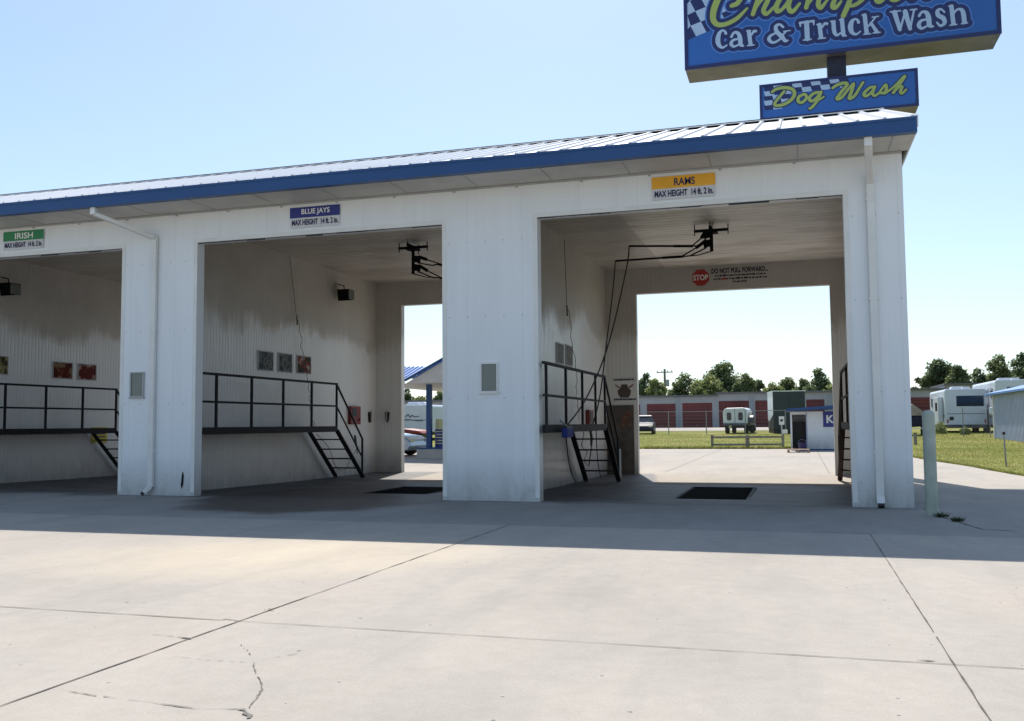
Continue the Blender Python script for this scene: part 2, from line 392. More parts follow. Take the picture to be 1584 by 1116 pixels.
for j in range(len(py)-1):
    y0, y1 = py[j], py[j+1]; xb = [-90, -60, -24, -15]+sorted([x for q in GR for x in q[:2]])+[0, None]
    for i in range(len(xb)-1):
        a0 = xb[i]; a1 = xb[i+1]; skip = False
        for q in GR:
            if a0 == q[0] and a1 == q[1] and y0 >= q[2]-1e-6 and y1 <= q[3]+1e-6: skip = True
        if skip: continue
        e0 = a1 if a1 is not None else pave_edge(y0); e1 = a1 if a1 is not None else pave_edge(y1)
        if a1 is None:
            xx = [a0+(e0-a0)*t for t in (0, .7, .95, 1)]; x2 = [a0+(e1-a0)*t for t in (0, .7, .95, 1)]
            for k in range(3): pv.add([(xx[k], y0, zg(y0)), (xx[k+1], y0, zg(y0)), (x2[k+1], y1, zg(y1)), (x2[k], y1, zg(y1))], [(0, 1, 2, 3)])
        else: pv.add([(a0, y0, zg(y0)), (e0, y0, zg(y0)), (e1, y1, zg(y1)), (a0, y1, zg(y1))], [(0, 1, 2, 3)])
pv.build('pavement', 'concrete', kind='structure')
dw = MB(); yy = [72, 78, 84, 90, 95.2]
for a, b in zip(yy, yy[1:]): dw.add([(-90, a, zg(a)+.02), (1.5, a, zg(a)+.02), (3.5, b, zg(b)+.02), (-90, b, zg(b)+.02)], [(0, 1, 2, 3)])
dw.build('driveway', 'concrete', kind='structure')

def strip(mb, pts, w, seg=.12, jit=.5, gap=0, dz=.004):
    w *= .62
    pts = [Vector(p) for p in pts]; out = []
    for p, q in zip(pts, pts[1:]):
        L = (q-p).length; n = max(1, int(L/seg))
        for i in range(n): out.append(p+(q-p)*i/n)
    out.append(pts[-1]); prev = None
    for i, p in enumerate(out):
        d = (out[min(i+1, len(out)-1)]-out[max(i-1, 0)]); d.z = 0; d.normalize(); s_ = Vector((-d.y, d.x, 0))
        ww = w*(1+jit*(random.random()*2-1)); c = p+s_*w*jit*.5*(random.random()*2-1)
        c.z = zg(c.y)+dz
        cur = (c-s_*ww/2, c+s_*ww/2)
        if prev and random.random() > gap: mb.add([prev[0], prev[1], cur[1], cur[0]], [(0, 1, 2, 3)])
        prev = cur
jm = MB()
strip(jm, [(-4, -13, 0), (-4, -3.3, 0)], .016)
strip(jm, [(0, -13.5, 0), (0, -3.3, 0)], .012, gap=.02); strip(jm, [(-8, -3.3, 0), (-8, -.25, 0)], .008, gap=.4)
strip(jm, [(-22, -8.9, 0), (-4.1, -8.9, 0)], .013); strip(jm, [(-4, -8.9, 0), (12, -8.87, 0)], .009)
strip(jm, [(-20, -2.2, 0), (.8, -2.1, 0)], .012, gap=.1); strip(jm, [(-.6, -3.3, 0), (0, -3.3, 0)], .02)
strip(jm, [(-4, -3.3, 0), (-2.0, -3.2, 0)], .010, gap=.3); strip(jm, [(.9, -.1, 0), (.98, -1.3, 0), (1.2, -2.6, 0), (1.5, -2.7, 0)], .03)
for x in (-12, -8, -4, 0, 4):
    strip(jm, [(x, 10.2, 0), (x, 28.5, 0)], .02)
strip(jm, [(-30, 14.5, 0), (3.6, 14.5, 0)], .02); strip(jm, [(-30, 21, 0), (2.8, 21, 0)], .02)
jm.build('pavement_joints', 'joint', kind='structure')
ck = MB()
def crk(px, w=.008, gap=.35): strip(ck, [fz(u, v, 0) for u, v in px], w*.85, .03, 1.0, gap*.7)
crk([(93, 1068), (140, 1076), (180, 1081), (230, 1087), (300, 1097), (375, 1098)], .010, .3)
crk([(375, 1098), (388, 1112)], .035, .05); crk([(392, 1026), (396, 1045), (404, 1056), (405, 1068), (398, 1080), (385, 1096)], .011, .25)
crk([(268, 1016), (320, 1022), (380, 1025), (425, 1018), (460, 1012)], .006, .45); crk([(392, 1022), (384, 1008), (372, 998)], .005, .5)
crk([(232, 982), (270, 985), (292, 989)], .008, .3); crk([(284, 987), (294, 990)], .03, 0); crk([(1415, 1022), (1446, 1023)], .022, 0)
crk([(394, 948), (400, 949)], .03, .2)
crk([(345, 958), (372, 962)], .02, 0)
ck.build('pavement_cracks', 'crack', kind='structure')

# floor drains
for i, (x0, x1, y0, y1) in enumerate(GR):
    z0 = zg((y0+y1)/2)
    d = thing('floor_drain', ((x0+x1)/2, (y0+y1)/2, z0), ['long black grated floor drain in the bay under the gold sign', 'black grated floor drain in the bay under the navy sign'][i], 'floor drain', 'grated drains in the wash bay floors')
    o = Vector(d.location)
    b = MB(o)
    b.box(x0, x1, y0, y1, z0-.62, z0-.6); b.box(x0-.02, x0, y0, y1, z0-.6, z0-.03); b.box(x1, x1+.02, y0, y1, z0-.6, z0-.03)
    b.box(x0, x1, y0-.02, y0, z0-.6, z0-.03); b.box(x0, x1, y1, y1+.02, z0-.6, z0-.03); b.build('pit', 'pit_dark', d)
    b = MB(o)
    b.box(x0-.03, x0+.02, y0, y1, z0-.03, z0+.012); b.box(x1-.02, x1+.03, y0, y1, z0-.03, z0+.012)
    b.box(x0-.03, x1+.03, y0-.04, y0, z0-.03, z0+.014); b.box(x0-.03, x1+.03, y1, y1+.04, z0-.03, z0+.014); b.build('frame', 'steel_dark', d)
    b = MB(o)
    n = int((x1-x0)/.035)
    for k in range(1, n): x = x0+(x1-x0)*k/n; b.box(x-.003, x+.003, y0, y1, z0-.035, z0-.003)
    for k in range(1, 7): y = y0+(y1-y0)*k/7; b.box(x0, x1, y-.008, y+.008, z0-.05, z0-.036)
    b.build('grate', 'black_iron', d)

# ------------------------------------------------------------------ wash building
XA = .798; XL = -24.4; YB = 9.199; ZS = 4.976; ZO = 4.42; ZC = 5.036
OPEN = [(-4.52, 0.), (-10.713, -6.113), (-16.9, -12.293), (-23.1, -18.5)]
BOPEN = [(-4.50, .10), (-10.862, -6.3), (-17.05, -12.45), (-23.2, -18.65)]
WALL = [(.66, XA), (-5.70, -5.28), (-12.03, -11.61), (-18.22, -17.80), (XL, -23.99)]
bd = thing('car_wash_building', (-11.8, 4.6, 0), 'long white metal wash building with drive-through bays and blue eave', 'building')
BO = Vector(bd.location)
b = MB(BO); cols = [(0, XA)]+[(OPEN[i+1][1], OPEN[i][0]) for i in range(3)]+[(XL, OPEN[3][0])]
for a, c in cols: b.box(a, c, 0, .2, -.05, ZO)
b.box(XL, XA, 0, .2, ZO, ZS); b.build('front_wall', 'facade_sheet', bd)
b = MB(BO); bc = [(.10, XA-.02)]+[(BOPEN[i+1][1], BOPEN[i][0]) for i in range(3)]+[(XL+.02, BOPEN[3][0])]
for a, c in bc: b.box(a, c, YB, YB+.2, -.15, ZO)
b.box(XL+.02, XA-.02, YB, YB+.2, ZO, ZC); b.build('back_wall', 'liner_back', bd)
for i, (a, c) in enumerate(WALL):
    b = MB(BO)
    if i in (0, 4):
        b.box(a, c, .2, YB, -.15, ZC); o = b.build('side_wall', 'liner_side', bd)
        xx = XA if i == 0 else XL-.01
        s_ = MB(BO); s_.box(xx, xx+.01, .2, YB+.2, -.15, ZC); s_.build('side_cladding', 'side_sheet', bd)
    else:
        b.box(a, c, .2, YB, -.15, ZC-.0); b.build('bay_wall', 'liner_side', bd)
cw = [WALL[i] for i in range(5)]
for i in range(4):
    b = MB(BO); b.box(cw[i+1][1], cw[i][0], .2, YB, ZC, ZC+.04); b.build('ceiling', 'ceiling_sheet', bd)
# trim around the openings
for a, c in OPEN:
    b = MB(BO)
    b.box(a-.07, a, -.006, .0, -.03, ZO+.07); b.box(c, c+.07, -.006, 0, -.03, ZO+.07); b.box(a, c, -.006, 0, ZO, ZO+.07)
    b.build('opening_trim', 'trim_white', bd)
    b = MB(BO); k = a
    while k < c-.3:                       # torn rubber strip hanging along the header
        L = random.uniform(.25, .6); hgt = random.choice([.012, .018, .03, .008])
        b.box(k, min(k+L, c), .012, .02, ZO-hgt, ZO-.001); k += L
    b.build('header_flap', 'black', bd)
# white curb shoe where each pier meets the concrete
for a, c in cols: b = MB(BO); b.box(a+.01, c-.01, -.012, -.0, -.04, .06); b.build('base_trim', 'facade_sheet', bd)
# roof
XR0, XR1 = XL-.2, .883; EY, EZ, RY, RZ = -.901, 5.175, 3.513, 6.681; BY, BZ = 10.1, 5.12
sl = (RZ-EZ)/(RY-EY)
b = MB(BO)
for (y0, z0, y1, z1) in ((EY, EZ, RY, RZ), (RY, RZ, BY, BZ)):
    b.add([(XR0, y0, z0), (XR1, y0, z0), (XR1, y1, z1), (XR0, y1, z1), (XR0, y0, z0-.05), (XR1, y0, z0-.05), (XR1, y1, z1-.05), (XR0, y1, z1-.05)],
          [(0, 1, 2, 3), (7, 6, 5, 4), (0, 4, 5, 1), (1, 5, 6, 2), (2, 6, 7, 3), (3, 7, 4, 0)])
x = XR1-.03
while x > XR0:
    for (y0, z0, y1, z1) in ((EY, EZ, RY, RZ), (RY, RZ, BY, BZ)):
        b.add([(x-.035, y0, z0), (x-.015, y0, z0+.034), (x+.015, y0, z0+.034), (x+.035, y0, z0),
               (x-.035, y1, z1), (x-.015, y1, z1+.034), (x+.015, y1, z1+.034), (x+.035, y1, z1)], [(0, 4, 5, 1), (1, 5, 6, 2), (2, 6, 7, 3), (3, 2, 1, 0)])
    x -= .34
rf = b.build('roof', 'roof_white', bd)
b = MB(BO)
for s_, sy in ((-1, sl), (1, (RZ-BZ)/(BY-RY))):
    y1 = RY+s_*.17; z1 = RZ-.17*sy
    b.add([(XR0, RY, RZ+.054), (XR1+.004, RY, RZ+.054), (XR1+.004, y1, z1+.054), (XR0, y1, z1+.054),
           (XR0, RY, RZ+.054), (XR1+.004, RY, RZ+.042), (XR1+.004, y1, z1+.042), (XR0, y1, z1+.042)], [(0, 1, 2, 3), (7, 6, 5, 4), (2, 6, 7, 3), (1, 5, 6, 2)])
b.build('ridge_cap', 'roof_white', rf)
b = MB(BO); b.box(XR0, XR1-.03, RY-.09, RY+.1, RZ-.02, RZ+.041); b.build('ridge_shadow_strip', 'black', rf)  # black strip standing in for the shadow gaps under the ridge cap
b = MB(BO); x = XR1-.03
while x > XR0: b.bar((x, RY-.17, RZ-.17*sl+.03), (x, RY-.02, RZ+.022), .09, .05); x -= .34
b.build('rib_ends', 'roof_white', rf, kind='stuff')
b = MB(BO); b.box(XR0, XR1+.02, EY-.002, EY+.12, ZS, EZ+.008); b.box(XR0, XR1+.02, EY-.012, EY-.002, EZ-.03, EZ+.008)
b.build('eave_gutter', 'blue_trim', bd)
b = MB(BO); b.box(XR0, XR1, EY+.12, 0, ZS+.004, ZS+.03)
b.build('soffit', 'soffit', bd)
b = MB(BO)
for k in range(20): xx = .62-k*1.22; b.box(xx-.008, xx+.008, EY+.125, -.01, ZS-.002, ZS+.0035)
b.box(XL, XA, -.016, -.002, ZS-.03, ZS-.001); b.build('soffit_seams', 'trim_grey', bd)
for xx, w in ((XR1, .02), (XR0-.02, .02)):
    b = MB(BO); b.prism([(EY+.12, ZS), (EY+.12, EZ-.05), (RY, RZ-.05), (BY, BZ-.05), (BY, ZC), (BY-.5, ZC)], 0, xx, xx+w-.002); b.build('rake_panel', 'trim_white', bd)
    b = MB(BO)
    b.bar((xx+.022, EY+.05, EZ-.04), (xx+.022, RY, RZ-.06), .04, .16); b.bar((xx+.022, RY, RZ-.06), (xx+.022, BY, BZ-.06), .04, .16); b.build('rake_trim', 'roof_white', bd)
b = MB(BO); b.box(XL, XA, YB+.2, BY-.05, ZC-.02, ZC); b.box(XR0, XR1+.02, BY-.02, BY+.05, ZC-.05, BZ); b.build('rear_eave', 'blue_trim', bd)
scr = MB(BO)
for a, c in cols:
    x = a+.12
    while x < c-.05:
        for z in (.35, 1.6, 2.9, 4.1): scr.box(x-.007, x+.007, -.006, -.0005, z-.007, z+.007)
        x += .305
scr.build('screws', 'trim_grey', bd, kind='stuff')
# small pier windows
for i, (x0, x1, z0, z1) in enumerate([(-5.47, -5.18, 1.69, 2.16), (-12.06, -11.77, 1.72, 2.17), (-18.2, -17.9, 1.7, 2.16)]):
    b = MB(BO); t = .022
    b.box(x0, x0+t, -.03, -.001, z0, z1); b.box(x1-t, x1, -.03, -.001, z0, z1); b.box(x0+t, x1-t, -.03, -.001, z0, z0+t); b.box(x0+t, x1-t, -.03, -.001, z1-t, z1)
    b.box(x0-.02, x1+.02, -.036, -.0005, z0-.02, z0-.001)
    w = b.build('window', 'trim_white' if i == 0 else 'trim_grey', bd, label=None)
    b = MB(BO); b.box(x0+t, x1-t, -.012, -.008, z0+t, z1-t); b.build('pane', 'glass_pane', w)
# downspouts
def downspout(p_top, xw, z_el, side):
    b = MB(BO); w, d = .105, .07
    yt = EY+.08
    b.bar((p_top, yt, ZS+.02), (p_top, yt, ZS-.12), w, d, (0, 1, 0))
    b.bar((p_top, yt+.02, ZS-.10), (xw, -.07, z_el), w, d, (0, 0, 1))
    b.bar((xw, -.045, z_el+.04), (xw, -.045, .14), w, d, (0, 1, 0))
    b.bar((xw, -.045, .15), (xw+side*.1, -.13, .05), w, d, (0, 0, 1))
    o = b.build('downspout', 'trim_white', bd, bevel=.012)
    for z in (z_el-.25, 2.9, .75): b = MB(BO); b.box(xw-w/2-.012, xw+w/2+.012, -.083, -.001, z-.012, z+.012); b.build('strap', 'trim_white', o)
    b = MB(BO); b.bar((xw+side*.1, -.13, .05), (xw+side*.13, -.155, .02), w*.8, d*.8); b.build('spout_mouth', 'black', o)
downspout(.30, .36, 4.56, 0); downspout(-12.23, -11.57, 4.55, -.8)
b = MB(BO); b.add([(-10.98, -.008, .18), (-10.95, -.008, .42), (-10.92, -.008, .36), (-10.93, -.008, .2), (-10.96, -.008, .12)], [(0, 1, 2, 3, 4)]); b.build('torn_patch', 'steel_dark', bd)
# little stain marks on the soffit line
for k in range(16): b = MB(BO); xx = .4-k*1.05; b.box(xx-.02, xx+.02, -.02, -.003, ZS-.055, ZS-.038); b.build('fastener', 'trim_grey', bd)

# ------------------------------------------------------------------ bay name signs
def bay_sign(x0, name, band, tcol, label):
    t = thing('bay_sign', (x0+.465, -.004, 4.54), label, 'sign', 'height signs above the bay openings')
    b = MB(); b.box(-.465, .465, -.016, -.003, 0, .345); b.build('panel', 'sign_white', t)
    b = MB(); b.box(-.47, .47, -.021, -.017, .17, .35); b.build('name_band', band, t)
    w = {'RAMS': .31, 'BLUE JAYS': .53, 'IRISH': .42}[name]
    lettering('name_lettering', name, tcol, t, (-w/2+.02, -.026, .20), (1, 0, 0), (0, 0, 1), w, .115, .018)
    lettering('height_lettering', 'MAX HEIGHT  14 ft. 2 in.', 'text_navy', t, (-.43, -.022, .04), (1, 0, 0), (0, 0, 1), .87, .10, .035)
bay_sign(-2.71, 'RAMS', 'band_gold', 'text_navy', 'gold and white sign reading RAMS above the right bay')
bay_sign(-8.87, 'BLUE JAYS', 'band_navy', 'text_white', 'navy and white sign reading BLUE JAYS above the middle bay')
bay_sign(-14.98, 'IRISH', 'band_green', 'text_white', 'green and white sign reading IRISH above the left bay')

# stop notice on the inner lintel
t = thing('stop_notice', (-2.0, YB-.003, 4.5), 'red STOP octagon with DO NOT PULL FORWARD lettering over the rear exit', 'sign')
b = MB(); pts = [(-.89+.215*math.cos(R(22.5+45*k)), .245+.215*math.sin(R(22.5+45*k))) for k in range(8)]; b.prism(pts, 1, -.012, -.004); b.build('octagon', 'sign_red', t)
b = MB(); b.box(-.66, .76, -.008, -.001, .03, .47); b.build('panel', 'liner_back', t)
lettering('stop_lettering', 'STOP', 'text_white', t, (-1.07, -.016, .175), (1, 0, 0), (0, 0, 1), .36, .14, .03)
lettering('warning_lettering', 'DO NOT PULL FORWARD...', 'text_dark', t, (-.63, -.012, .32), (1, 0, 0), (0, 0, 1), 1.34, .13, .045)
for tx, x0, z0, w in (('Until entrance sits out of the way and all', -.55, .245, 1.2), ('signs tell you, WASH signs for this door', -.58, .165, 1.26), ('THANK YOU', -.13, .085, .33)):
    b = MB(); k = x0
    while k < x0+w-.03:
        L = random.choice([.03, .05, .07, .1]); b.box(k, min(k+L, x0+w), -.012, -.009, z0, z0+random.choice([.035, .045])); k += L+.018
    b.build('small_print', 'text_dark', t)
b = MB(); b.box(-.40, -.28, -.013, -.0125, .165, .205); b.build('red_print', 'sign_red', t)

# ------------------------------------------------------------------ walkways
def walkway(xw, s, W_, yp, foot, steel, label, y_near=.25):
    """raised walkway along a bay wall: xw wall face, s=+1 deck towards +x, yp rail post positions, foot = stair foot y"""
    zd = 1.15; ye = yp[-1]; t = thing('raised_walkway', (xw+s*W_/2, (y_near+ye)/2, 0), label, 'walkway', 'steel walkways with stairs along the bay walls')
    o = Vector(t.location); xf = xw+s*W_; zf = zg(foot)
    b = MB(o); b.box(xw+s*.005, xf, max(y_near, .205), ye, zd-.03, zd); b.box(xf-s*.02, xf+s*.025, y_near, ye, zd-.10, zd+.03)
    b.box(xw+s*.005, xf, ye-.02, ye+.03, zd-.10, zd-.0305)
    k = y_near+.4
    while k < ye: b.box(xw+s*.005, xf-s*.02, k-.02, k+.02, zd-.07, zd-.0305); k += .9
    b.build('deck', steel, t)
    for y in yp:
        b = MB(o); b.box(xf-.02, xf+.02, y-.02, y+.02, zd-.08, zd+.965); b.build('post', steel, t)
    b = MB(o); b.box(xf-.0245, xf+.0245, y_near, ye+.02, zd+.966, zd+1.01); b.build('top_rail', steel, t)
    b = MB(o); b.box(xf-.016, xf+.016, y_near, ye, zd+.465, zd+.505); b.build('mid_rail', steel, t)
    xi = xw+s*.13
    for xx in (xi, xf):
        b = MB(o); b.bar((xx, ye+.01, zd-.06), (xx, foot, zf+.03), .035, .10, (1, 0, 0)); b.box(xx-.04, xx+.04, foot-.06, foot+.06, zf, zf+.012); b.build('stringer', steel, t)
    for k in range(1, 5):
        f = k/5; y = ye+(foot-ye)*f; z = zd-.06+(zf-zd+.06)*f
        b = MB(o); b.box(xi+s*.018, xf-s*.018, y-.10, y+.08, z-.0, z+.028); b.build('step', steel, t)
    fy_ = ye+(foot-ye)*.98; ht = .93
    b = MB(o); b.bar((xf, ye, zd+.98), (xf, fy_, zf+ht), .034); b.build('stair_rail', steel, t)
    b = MB(o); b.bar((xf, ye, zd+.48), (xf, fy_, zf+ht*.52), .028); b.build('stair_mid_rail', steel, t)
    b = MB(o); b.box(xf-.02, xf+.02, fy_-.02, fy_+.02, zf, zf+ht+.015); b.build('stair_post', steel, t)
    return t
walkway(-11.61, 1, .85, [.68, 1.83, 2.99, 4.16, 5.31], 6.66, 'steel_dark', 'dark steel walkway and stair in the middle bay below three posters')
walkway(-5.28, 1, .85, [.1, 1.39, 2.65, 3.8, 4.72], 6.1, 'steel_dark', 'dark steel walkway with a blue brush resting on it in the right bay', -.06)
walkway(-17.80, 1, .85, [.95, 2.07, 3.21, 4.35, 5.49], 6.7, 'steel_dark', 'dark steel walkway with a yellow tag by its stair in the left bay')
walkway(.66, -1, .54, [1.2, 3.2, 5.2], 7.2, 'steel_rust', 'rust-brown narrow walkway and stair against the far right wall')

# ------------------------------------------------------------------ posters and boxes
def poster(xw, y0, y1, z0, z1, seed, cols, label, group='picture panels on the bay walls'):
    m = poster_mat('poster_%d' % seed, seed, cols)
    t = thing('wall_poster', (xw+.01, (y0+y1)/2, z0), label, 'poster', group)
    b = MB(t.location); b.box(xw+.004, xw+.016, y0, y1, z0, z1); b.build('print', m, t)
    b = MB(t.location); w = .02
    b.box(xw+.003, xw+.022, y0-w, y0, z0-w, z1+w); b.box(xw+.003, xw+.022, y1, y1+w, z0-w, z1+w); b.box(xw+.003, xw+.022, y0, y1, z0-w, z0); b.box(xw+.003, xw+.022, y0, y1, z1, z1+w)
    b.build('frame', 'trim_grey', t)
gk = [(.03, .04, .05), (.09, .11, .12), (.22, .24, .24), (.05, .06, .07)]
rd = [(.03, .02, .015), (.09, .02, .015), (.15, .03, .02), (.25, .18, .10)]
poster(-11.61, 3.39, 3.95, 2.40, 2.78, 1, gk, 'faded dark poster, nearest the camera of three in the middle bay')
poster(-11.61, 4.19, 4.75, 2.40, 2.79, 2, gk, 'faded grey poster between two others in the middle bay')
poster(-11.61, 5.00, 5.60, 2.41, 2.79, 3, [(.16, .03, .03), (.03, .08, .07), (.22, .04, .04), (.45, .43, .4)], 'red and green poster beneath the hanging hose in the middle bay')
poster(-17.80, 4.30, 4.90, 2.40, 2.77, 4, rd, 'dark red poster, left of the pair in the left bay')
poster(-17.80, 5.12, 5.72, 2.40, 2.77, 5, [(.10, .02, .02), (.14, .03, .025), (.11, .02, .02), (.4, .3, .26)], 'red poster with pale centre, right of the pair in the left bay')
poster(-17.80, 2.28, 2.93, 2.42, 2.80, 6, [(.03, .03, .02), (.06, .05, .03), (.30, .26, .12), (.45, .40, .2)], 'dark poster with yellow blotch at the left edge of the photo')
poster(-5.28, 4.11, 4.66, 2.42, 2.80, 7, [(.2, .2, .2), (.3, .3, .29), (.22, .22, .22), (.38, .37, .36)], 'faded grey poster in the right bay, nearer the opening')
poster(-5.28, 4.90, 5.45, 2.42, 2.82, 8, [(.16, .16, .16), (.28, .28, .27), (.2, .2, .2), (.33, .33, .32)], 'faded grey poster behind the coiled hose in the right bay')
def coin_box(xw, y0, y1, z0, z1, label):
    t = thing('control_box', (xw, (y0+y1)/2, z0), label, 'control box', 'red control boxes at the stairs')
    b = MB(t.location); b.box(xw, xw+.09, y0, y1, z0, z1); b.build('housing', 'red_paint', t, bevel=.01)
    b = MB(t.location); b.box(xw+.091, xw+.1, y0+.06, y0+.3, z0+.2, z1-.05); b.build('faceplate', 'black', t)
    b = MB(t.location); b.tube([(xw+.09, y1-.1, z0+.12), (xw+.14, y1-.1, z0+.12)], .03, 10); b.build('knob', 'chrome', t)
coin_box(-11.61, 7.55, 8.10, 1.22, 1.68, 'red control box on the wall behind the middle bay stair')
coin_box(-5.28, 6.75, 7.2, 1.02, 1.5, 'red control box on the wall behind the right bay stair')
def gun_holder(p, axis, label):
    t = thing('spray_gun_holder', p, label, 'holder', 'spray gun holders at the rear of the middle bay')
    b = MB(); b.prism([(-.06, .12), (.06, .12), (.04, -.1), (0, -.16), (-.04, -.1)], axis, -.05 if axis == 1 else 0, 0 if axis == 1 else .05)
    b.build('bracket', 'steel_rust', t)
    b = MB(); q = Vector((0, -.07, 0)) if axis == 1 else Vector((.07, 0, 0)); b.tube([q+Vector((0, 0, .16)), q+Vector((0, 0, -.14))], .022, 8); b.build('tube', 'steel_grey', t)
gun_holder((-11.61, 8.76, 1.42), 0, 'small spray gun holder on the side wall by the corner')
gun_holder((-11.27, YB, 1.42), 1, 'small spray gun holder on the rear wall beside the exit')
t = thing('warning_tag', (-17.80, 5.9, 1.0), 'yellow warning plate behind the left bay stair', 'sign')
b = MB(); b.box(.003, .015, -.28, .28, -.20, .20); b.build('plate', 'yellow_tag', t)
b = MB()
for k in range(4): b.box(.016, .018, -.22, .2, .1-.08*k, .13-.08*k)
b.build('print', 'text_dark', t)

# brown board and shield picture on the rear wall of the right bay
t = thing('wall_board', (-5.0, YB, 0), 'tall dark brown board fixed beside the rear exit of the right bay', 'board')
b = MB(t.location); b.box(-5.275, -4.60, YB-.03, YB-.002, -.07, 1.64); b.build('board', 'board_brown', t)
b = MB(t.location); b.box(-4.93, -4.68, YB-.045, YB-.031, .98, 1.5); b.build('notice', poster_mat('poster_9', 9, [(.07, .06, .05), (.11, .10, .09), (.16, .07, .05), (.22, .20, .18)]), t)
t = thing('shield_notice', (-4.82, YB, 1.75), 'white notice with dark shield picture above the brown board', 'sign')
b = MB(t.location); b.box(-5.12, -4.53, YB-.012, YB-.002, 1.74, 2.32); b.build('panel', 'liner_back', t)
b = MB(t.location); cx, cz = -4.825, 2.0
b.prism([(cx+dx, cz+dz) for dx, dz in ((-.15, -.1), (-.1, -.17), (.1, -.17), (.15, -.1), (.17, 0), (.1, .07), (.07, .16), (-.07, .16), (-.1, .07), (-.17, 0))], 1, YB-.020, YB-.014); b.build('emblem', M_('faded_print', (.10, .075, .07), .7), t)
b = MB(t.location)
for s_ in (-1, 1): b.prism([(cx+s_*.12, cz+.05), (cx+s_*.24, cz+.14), (cx+s_*.22, cz+.17), (cx+s_*.11, cz+.09)], 1, YB-.020, YB-.014)
b.build('ribbon', M_('faded_red', (.32, .14, .12), .7), t)
for z in (2.255, 1.765):
    b = MB(t.location); k = -5.09
    while k < -4.58: L = random.choice([.025, .04, .055]); b.box(k, k+L, YB-.02, YB-.014, z, z+.045); k += L+.012
    b.build('lettering', 'text_dark', t)

# ------------------------------------------------------------------ ceiling booms
def boom(base, e1, e2, k1, k2, label, fr=-.11, low=-.52, za=-.20, zb_=-.37):
    """base on the ceiling; k = knuckles of the two arms, e = their ends"""
    t = thing('ceiling_boom', base, label, 'swing boom', 'black swing booms under the bay ceilings'); o = Vector(base)
    def bb(name, f, mat='black_iron'):
        b = MB(o); f(b); return b.build(name, mat, t)
    P = Vector(base); zt = P.z+fr
    def mount(b):
        b.bar(P+Vector((-.33, 0, fr)), P+Vector((.33, 0, fr)), .05, .05); b.bar(P+Vector((0, -.3, fr+.01)), P+Vector((0, .3, fr+.01)), .05, .05)
        b.box(P.x-.12, P.x+.12, P.y-.12, P.y+.12, zt-.06, zt-.03)
    bb('mount_frame', mount)
    for dx, dy in ((-.32, 0), (.32, 0), (0, -.29), (0, .29)):
        bb('hanger_rod', lambda b: b.tube([P+Vector((dx, dy, 0)), P+Vector((dx, dy, fr-.09))], .011, 6))
    mb = P+Vector((0, 0, low))
    bb('mast', lambda b: b.tube([P+Vector((0, 0, fr)), mb], .034, 10))
    for k, (K, E, zz) in enumerate(((k1, e1, za), (k2, e2, zb_))):
        K = Vector(K); E = Vector(E); A = P+Vector((0, 0, zz)); d = (K-A); d.z = 0; d.normalize()
        bb('gusset', lambda b: b.bar(A+Vector((0, 0, .02)), A+d*.16+Vector((0, 0, .0)), .02, .14))
        bb('spring_strut', lambda b: (b.tube([A+d*.12+Vector((0, 0, .06)), (A+Vector((0, 0, .06)))*.45+(K+Vector((0, 0, .05)))*.55], .034, 8), b.tube([(A+Vector((0, 0, .06)))*.45+(K+Vector((0, 0, .05)))*.55, K+Vector((0, 0, .02))], .014, 6)))
        bb('lower_strut', lambda b: b.tube([A+d*.1+Vector((0, 0, -.07)), K+(A-K)*.25+Vector((0, 0, -.05)), K], .015, 6))
        bb('arm', lambda b: (b.tube([K, E], .02, 8), b.tube([K+(E-K)*.0, K+(E-K)*.3], .026, 8)))
    bb('hose_loop', lambda b: b.tube([mb, mb+(Vector(k2)-mb)*.5+Vector((0, 0, -.03)), Vector(k2)], .012, 6), 'hose_black')
    return t
B3 = fz(1100, 348, ZC)
yb = B3.y
boom(B3, fy(973, 381, yb-.1), fy(952, 404, yb+.25), fy(1072, 381, yb+.0), fy(1057, 397, yb+.1), 'black double-arm swing boom reaching left, hung in the right bay')
B2 = fz(639, 376, ZC)
boom(B2, fy(745, 423, B2.y+.4), fy(752, 446, B2.y+.5), fy(678, 409, B2.y+.1), fy(680, 430, B2.y+.2), 'black swing boom partly hidden behind the wide white pier', -.10, -.66, -.36, -.54)
B1 = Vector((-14.6, 4.45, ZC))
boom(B1, B1+Vector((1.8, .3, -.62)), B1+Vector((1.9, .4, -.85)), B1+Vector((.55, .05, -.52)), B1+Vector((.55, .1, -.72)), 'black swing boom in the left bay, above the opening edge')

def smooth_path(pts, n=6):
    pts = [Vector(p) for p in pts]; out = []
    for i in range(len(pts)-1):
        p0 = pts[max(i-1, 0)]; p1 = pts[i]; p2 = pts[i+1]; p3 = pts[min(i+2, len(pts)-1)]
        for k in range(n):
            t = k/n; out.append(.5*((2*p1)+(p2-p0)*t+(2*p0-5*p1+4*p2-p3)*t*t+(3*p1-p0-3*p2+p3)*t**3))
    out.append(pts[-1]); return out
def hose(pts, r, mat, label, name='spray_hose', cat='hose', group=None):
    b = MB(); b.tube(smooth_path(pts), r, 6); return b.build(name, mat, smooth=True, label=label, cat=cat, group=group)
def ramp_y(px, y0, y1): n = len(px)-1; return [fy(u, v, y0+(y1-y0)*i/n) for i, (u, v) in enumerate(px)]
hose(ramp_y([(973, 381), (972, 398), (966, 430), (950, 500), (932, 560), (905, 620), (880, 655), (876, 664)], yb-.1, 2.6), .014, 'hose_black', 'black hose from the upper boom arm down to the blue brush')
hose(ramp_y([(952, 404), (948, 450), (942, 500), (936, 550), (930, 600), (924, 632), (915, 665), (914, 690)], yb+.25, 4.9), .014, 'hose_black', 'black hose from the lower boom arm down behind the stair')
